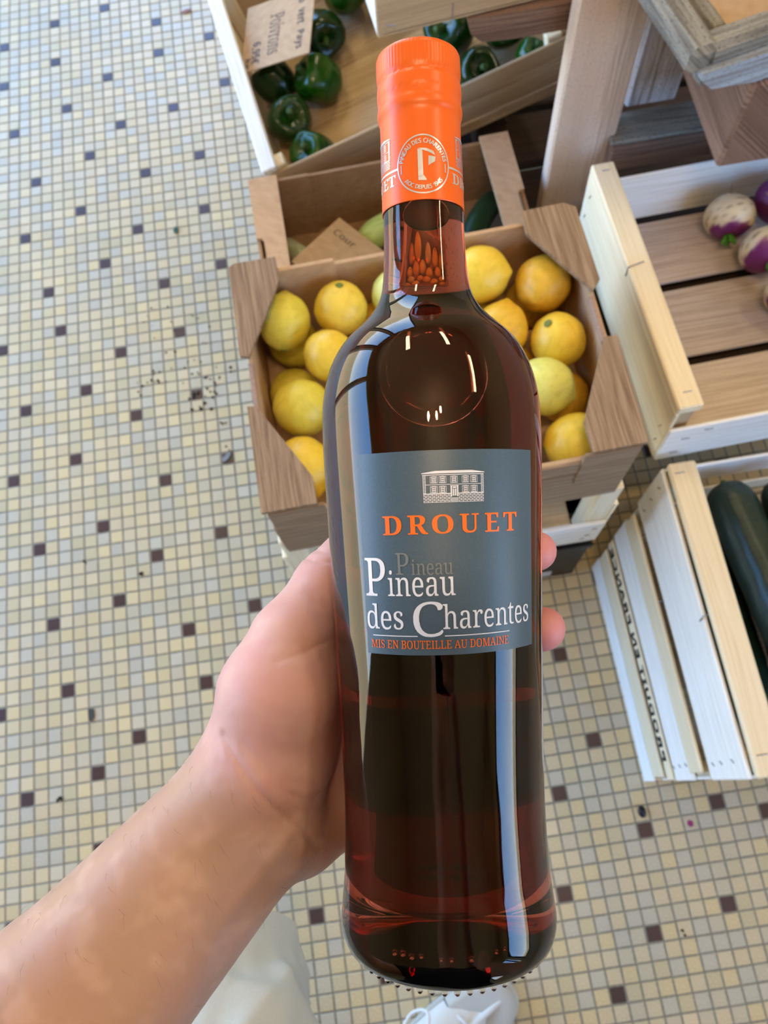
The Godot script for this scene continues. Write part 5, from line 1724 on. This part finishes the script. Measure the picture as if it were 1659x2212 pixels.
# what stands behind the camera: upper arms, the hand with the telephone, neck, head and lower legs (world axes)
func rest_of_body(arm: Geo, inv: Transform3D) -> void:
	var lens := Transform3D(Basis(CAM_X, CAM_Y, CAM_Z).orthonormalized(), CAM_AT)
	var hand := figure({
		"w": [92, -172, 52, 21], "c": [70, -122, 31, 15], "d": [74, -96, 26, 13], "e": [150, -300, 110, 34],
		"i": [70, -68, 6, 9], "i1": [45, -62, -8, 8], "i2": [18, -60, -7, 7], "m": [70, -87, 6, 9], "m1": [42, -82, -8, 8], "m2": [12, -80, -7, 7],
		"r": [70, -105, 6, 9], "r1": [43, -100, -8, 7.6], "r2": [16, -98, -7, 6.8], "p": [70, -121, 7, 8], "p1": [46, -116, -7, 6.8], "p2": [24, -114, -6.5, 6],
		"t": [62, -106, 33, 14], "t1": [50, -75, 25, 9.5], "t2": [37, -52, 22.5, 8]},
		["e w", "w c", "c d", "c t", "t t1", "t1 t2", "d i", "i i1", "i1 i2", "d m", "m m1", "m1 m2", "c r", "r r1", "r1 r2", "c p", "p p1", "p1 p2"], 0.001, 0.0042, 0.0024)
	add_skin(arm, hand, inv * lens)
	var big := figure({
		"sl": [-0.31, 1.36, 0.47, 0.05], "el": [-0.342, 1.055, 0.285, 0.042], "fl": [-0.31, 1.085, 0.262, 0.036],
		"sr": [0.03, 1.36, 0.49, 0.05], "er": [0.115, 1.13, 0.40, 0.042], "fr": [0.03, 1.30, 0.35, 0.032],
		"n0": [-0.14, 1.36, 0.50, 0.062], "n1": [-0.14, 1.50, 0.475, 0.055], "h0": [-0.14, 1.61, 0.475, 0.082], "h1": [-0.14, 1.66, 0.485, 0.092], "jaw": [-0.14, 1.545, 0.415, 0.042], "brow": [-0.14, 1.655, 0.42, 0.062],
		"nose": [-0.14, 1.605, 0.365, 0.013], "bridge": [-0.14, 1.645, 0.372, 0.010], "ear": [-0.225, 1.62, 0.485, 0.016], "ear2": [-0.228, 1.595, 0.478, 0.011], "far": [-0.055, 1.62, 0.485, 0.016], "far2": [-0.052, 1.595, 0.478, 0.011],
		"kl": [-0.335, 0.50, 0.40, 0.058], "al": [-0.338, 0.11, 0.60, 0.038], "kr": [-0.095, 0.50, 0.52, 0.058], "ar": [-0.10, 0.11, 0.545, 0.038], "cl": [-0.337, 0.36, 0.49, 0.056], "cr": [-0.097, 0.36, 0.545, 0.058]},
		["sl el", "el fl", "sr er", "er fr", "n0 n1", "n1 h0", "h0 h1", "jaw h0", "brow h1", "jaw brow", "bridge nose", "ear ear2", "far far2", "kl cl", "cl al", "kr cr", "cr ar"], 1.0, 0.011, 0.007)
	add_skin(arm, big, inv)

func clothes(o: Node3D, inv: Transform3D) -> void:
	var cloth := surface(streaks(256, 256, [Color(0.62, 0.62, 0.58), Color(0.685, 0.685, 0.64), Color(0.73, 0.73, 0.69)], 94, 12.0, 20.0), Vector3(12, 12, 12), 0.85)
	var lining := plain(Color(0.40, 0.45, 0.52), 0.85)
	# left leg of the wide shorts: a cloth tube that ends in an open hem in front of the knee
	var nz := noise(95, 1.0, 2)
	var rows := []
	var inner := []
	var path := [Vector3(-0.22, 0.86, 0.56), Vector3(-0.262, 0.78, 0.49), Vector3(-0.298, 0.70, 0.425), Vector3(-0.328, 0.63, 0.37), Vector3(-0.348, 0.575, 0.32), Vector3(-0.356, 0.545, 0.297)]
	var c := Curve3D.new()
	for p in path:
		c.add_point(p)
	var d: Vector3 = (path[-1] - path[0]).normalized()
	var side := d.cross(Vector3.UP).normalized()
	var up := side.cross(d)
	for i in 61:
		var s := i / 60.0
		var p := c.sample_baked(s * c.get_baked_length(), true)
		var row := PackedVector3Array()
		var row2 := PackedVector3Array()
		for k in 128:
			var a := TAU * k / 128
			var r := lerpf(0.118, 0.116, s)
			var out := side * cos(a) * 1.10 - up * sin(a) * 0.95
			# sharp creases that run slantwise round the leg
			var q := a * 2.0 + s * 13.0 + 0.8 * sin(a * 3.0 + s * 5.0)
			var w := a * 3.0 - s * 19.0 + 0.7 * sin(s * 9.0 + a)
			var fold := (1.0 - 2.0 * absf(sin(q))) * 0.8 + (1.0 - 2.0 * absf(sin(w))) * 0.45 + 0.8 * nz.get_noise_3d(cos(a) * 2.0, sin(a) * 2.0, s * 6.0)
			r += 0.0085 * fold * (1.0 - 0.75 * smoothstep(0.8, 1.0, s))
			# the hem hangs uneven
			var drop := d * (0.012 * sin(a * 2.0 + 0.6) * smoothstep(0.75, 1.0, s))
			row.append(inv * (p + out * r + drop))
			row2.append(inv * (p + out * (r - 0.0025) + drop))
		rows.append(row)
		inner.append(row2)
	var t := Geo.new()
	t.loft(rows, false, false)
	var leg := geo("shorts_leg", t, cloth, o)
	leg.set_meta("label", "pale grey cotton leg of the shorts with slanting folds")
	inner.reverse()
	var li := Geo.new()
	li.loft(inner, false, false)
	li.loft([rows[-1], inner[0]], false, false)
	geo("lining", li, lining, leg)
	var hips := figure({"a": [-0.25, 0.93, 0.56, 0.10], "b": [-0.09, 0.93, 0.57, 0.10], "l": [-0.24, 0.84, 0.575, 0.10], "r": [-0.095, 0.84, 0.57, 0.10], "k": [-0.095, 0.58, 0.535, 0.095], "t": [-0.17, 1.0, 0.545, 0.11]}, ["a b", "a l", "b r", "r k", "a t", "b t"], 1.0, 0.014, 0.012, inv)
	geo("shorts_seat", hips, cloth, o)
	var shirt := figure({"a": [-0.24, 0.98, 0.55, 0.095], "b": [-0.08, 0.98, 0.555, 0.095], "c": [-0.25, 1.24, 0.52, 0.10], "d": [-0.05, 1.24, 0.525, 0.10], "sl": [-0.30, 1.37, 0.485, 0.062], "sr": [0.02, 1.37, 0.50, 0.062], "ul": [-0.325, 1.22, 0.385, 0.056], "ur": [0.07, 1.25, 0.45, 0.056], "n": [-0.14, 1.40, 0.50, 0.07]}, ["a b", "a c", "b d", "c d", "c sl", "d sr", "sl ul", "sr ur", "sl n", "sr n", "c n", "d n"], 1.0, 0.014, 0.010, inv)
	geo("shirt", shirt, plain(Color(0.13, 0.14, 0.17), 0.9), o)
	var hair := figure({"a": [-0.14, 1.69, 0.50, 0.092], "b": [-0.14, 1.72, 0.445, 0.07], "c": [-0.14, 1.63, 0.535, 0.07], "l": [-0.205, 1.66, 0.50, 0.03], "r": [-0.075, 1.66, 0.50, 0.03]}, ["a b", "a c", "a l", "a r"], 1.0, 0.012, 0.008, inv)
	geo("hair", hair, plain(Color(0.16, 0.11, 0.08), 0.7), o)
	for s in [-1.0, 1.0]:
		var e := Geo.new()
		e.lathe([Vector2(0.0005, -0.011), Vector2(0.008, -0.008), Vector2(0.0115, 0.0), Vector2(0.008, 0.008), Vector2(0.0005, 0.011)], 12)
		geo("eye", e, plain(Color(0.85, 0.84, 0.82), 0.3), o, inv * Transform3D(Basis.IDENTITY, Vector3(-0.14 + s * 0.031, 1.632, 0.367)))
	# the telephone that takes the picture, in the other hand, behind its own lens
	var lens := Transform3D(Basis(CAM_X, CAM_Y, CAM_Z).orthonormalized(), CAM_AT)
	var tel := thing("telephone", "telephone in the other hand, behind the picture plane", "telephone", lens)
	board("case", Vector3(0.074, 0.150, 0.008), Vector3(0.02, -0.055, 0.008), plain(Color(0.03, 0.03, 0.035), 0.3), tel, Basis.IDENTITY, 0.003)

func shoe(o: Node3D, inv: Transform3D, where: Transform3D) -> void:
	var at := inv * where
	# its own axes: toe towards -z, length 0.29
	var upper := plain(Color(0.80, 0.79, 0.75), 0.7)
	var rubber := plain(Color(0.70, 0.69, 0.64), 0.6)
	var line := []
	for k in 40:
		var a := TAU * k / 40
		var z := -cos(a) * 0.145
		var w := 0.052 * pow(absf(sin(a)), 0.7) * (1.0 - 0.22 * smoothstep(-0.05, 0.12, z))
		line.append(Vector2(signf(sin(a)) * w, z))
	var rows := []
	for s in [[0.0, 0.96], [0.003, 1.02], [0.020, 1.03], [0.026, 1.0]]:
		var row := PackedVector3Array()
		for p in line:
			row.append(Vector3(p.x * s[1], s[0], p.y * (0.5 + s[1] * 0.5)))
		row.reverse()
		rows.append(row)
	var g := Geo.new()
	g.loft(rows)
	var sh := Node3D.new()
	sh.name = "shoe"
	o.add_child(sh, true)
	sh.transform = at
	sh.set_meta("label", "white lace-up trainer")
	geo("sole", g, rubber, sh)
	var body := []
	for i in 14:
		var s := i / 13.0
		var row := PackedVector3Array()
		for p in line:
			var z: float = p.y
			# height of the upper: low toe, rising instep, open collar
			var top := 0.045 + 0.045 * smoothstep(-0.10, 0.02, z) + 0.012 * smoothstep(0.02, 0.12, z)
			var a := s * PI / 2 * 0.92
			row.append(Vector3(p.x * 0.97 * cos(a), 0.025 + (top - 0.025) * sin(a), z * (0.97 - 0.10 * sin(a))))
		row.reverse()
		body.append(row)
	var u := Geo.new()
	u.loft(body)
	geo("upper", u, upper, sh)
	var toe := Geo.new()
	var tr := []
	for i in 6:
		var s := i / 5.0
		var row := PackedVector3Array()
		for k in 17:
			var a := -PI * 0.5 + PI * k / 16.0
			row.append(Vector3(sin(a) * 0.0505 * (1 - 0.28 * s * s), 0.020 + 0.026 * sin(s * PI / 2), -0.055 - cos(a) * 0.089 * (1 - 0.22 * s * s)))
		for k in 17:
			row.append(row[16 - k] + Vector3(0, -0.002, 0.004))
		row.reverse()
		tr.append(row)
	toe.loft(tr)
	geo("toe_cap", toe, rubber, sh)
	var lace := plain(Color(0.82, 0.82, 0.80), 0.8)
	for k in 5:
		var z := -0.055 + k * 0.02
		var y := 0.052 + 0.0085 * k
		var l := Geo.new()
		l.tube([Vector3(-0.028, y - 0.006, z), Vector3(-0.012, y + 0.006, z - 0.006), Vector3(0.012, y + 0.006, z - 0.008), Vector3(0.028, y - 0.006, z - 0.012)], [0.0028], 6, 0.6)
		geo("lace", l, lace, sh)
	for s in [-1.0, 1.0]:
		var l := Geo.new()
		var c := Curve3D.new()
		for p in [Vector3(0, 0.092, 0.03), Vector3(s * 0.03, 0.108, 0.0), Vector3(s * 0.06, 0.095, -0.03), Vector3(s * 0.07, 0.075, -0.005), Vector3(s * 0.05, 0.085, 0.03), Vector3(s * 0.01, 0.094, 0.032)]:
			c.add_point(p, Vector3.ZERO, Vector3.ZERO)
		var pts := []
		for i in 25:
			pts.append(c.sample_baked(c.get_baked_length() * i / 24.0, true))
		l.tube(pts, [0.0028], 6)
		geo("lace_loop", l, lace, sh)

# ---------------------------------------------------------------- build

func _ready() -> void:
	var cam := Camera3D.new()
	cam.name = "camera"
	add_child(cam)
	cam.transform = Transform3D(Basis(CAM_X, CAM_Y, CAM_Z).orthonormalized(), CAM_AT)
	cam.near = 0.02
	cam.far = 60.0
	var lens := CameraAttributesPhysical.new()
	lens.frustum_focal_length = 18.88
	lens.frustum_near = 0.02
	lens.frustum_far = 60.0
	lens.frustum_focus_distance = 0.262
	lens.exposure_aperture = 15.0
	cam.attributes = lens
	cam.fov = 64.883
	cam.current = true

	var env := Environment.new()
	env.background_mode = Environment.BG_SKY
	var sky := ProceduralSkyMaterial.new()
	sky.sky_top_color = Color(0.44, 0.70, 1.0)
	sky.sky_horizon_color = Color(0.92, 0.975, 1.0)
	sky.sky_curve = 0.12
	sky.ground_horizon_color = Color(0.76, 0.71, 0.59)
	sky.ground_bottom_color = Color(0.68, 0.63, 0.52)
	sky.sky_energy_multiplier = 1.0
	env.sky = Sky.new()
	env.sky.sky_material = sky
	env.tonemap_mode = Environment.TONE_MAPPER_LINEAR
	env.tonemap_exposure = 9.4
	env.sdfgi_enabled = true
	env.ssao_enabled = true
	env.ssil_enabled = true
	var world := WorldEnvironment.new()
	world.name = "surroundings"
	world.environment = env
	add_child(world)

	materials()
	var turned := streaks(512, 512, [Color(0.36, 0.27, 0.19), Color(0.50, 0.395, 0.29), Color(0.61, 0.51, 0.395), Color(0.69, 0.60, 0.48)], 25, 0.7, 9.0, 0.2).get_image()
	turned.rotate_90(CLOCKWISE)
	M.print_z = surface(ImageTexture.create_from_image(turned), Vector3(6.0, 6.0, 3.0), 0.7)
	floor_and_room()
	lamps()
	rack()
	turnip_crate()
	crates_on_floor()
	var leaning := pepper_crate()
	upper_crate()
	grey_crate()
	lemon_box()
	squash_box()
	lemons()
	peppers(leaning)
	turnips()
	cucumbers_and_squash()
	bottle()
	person()
	litter()
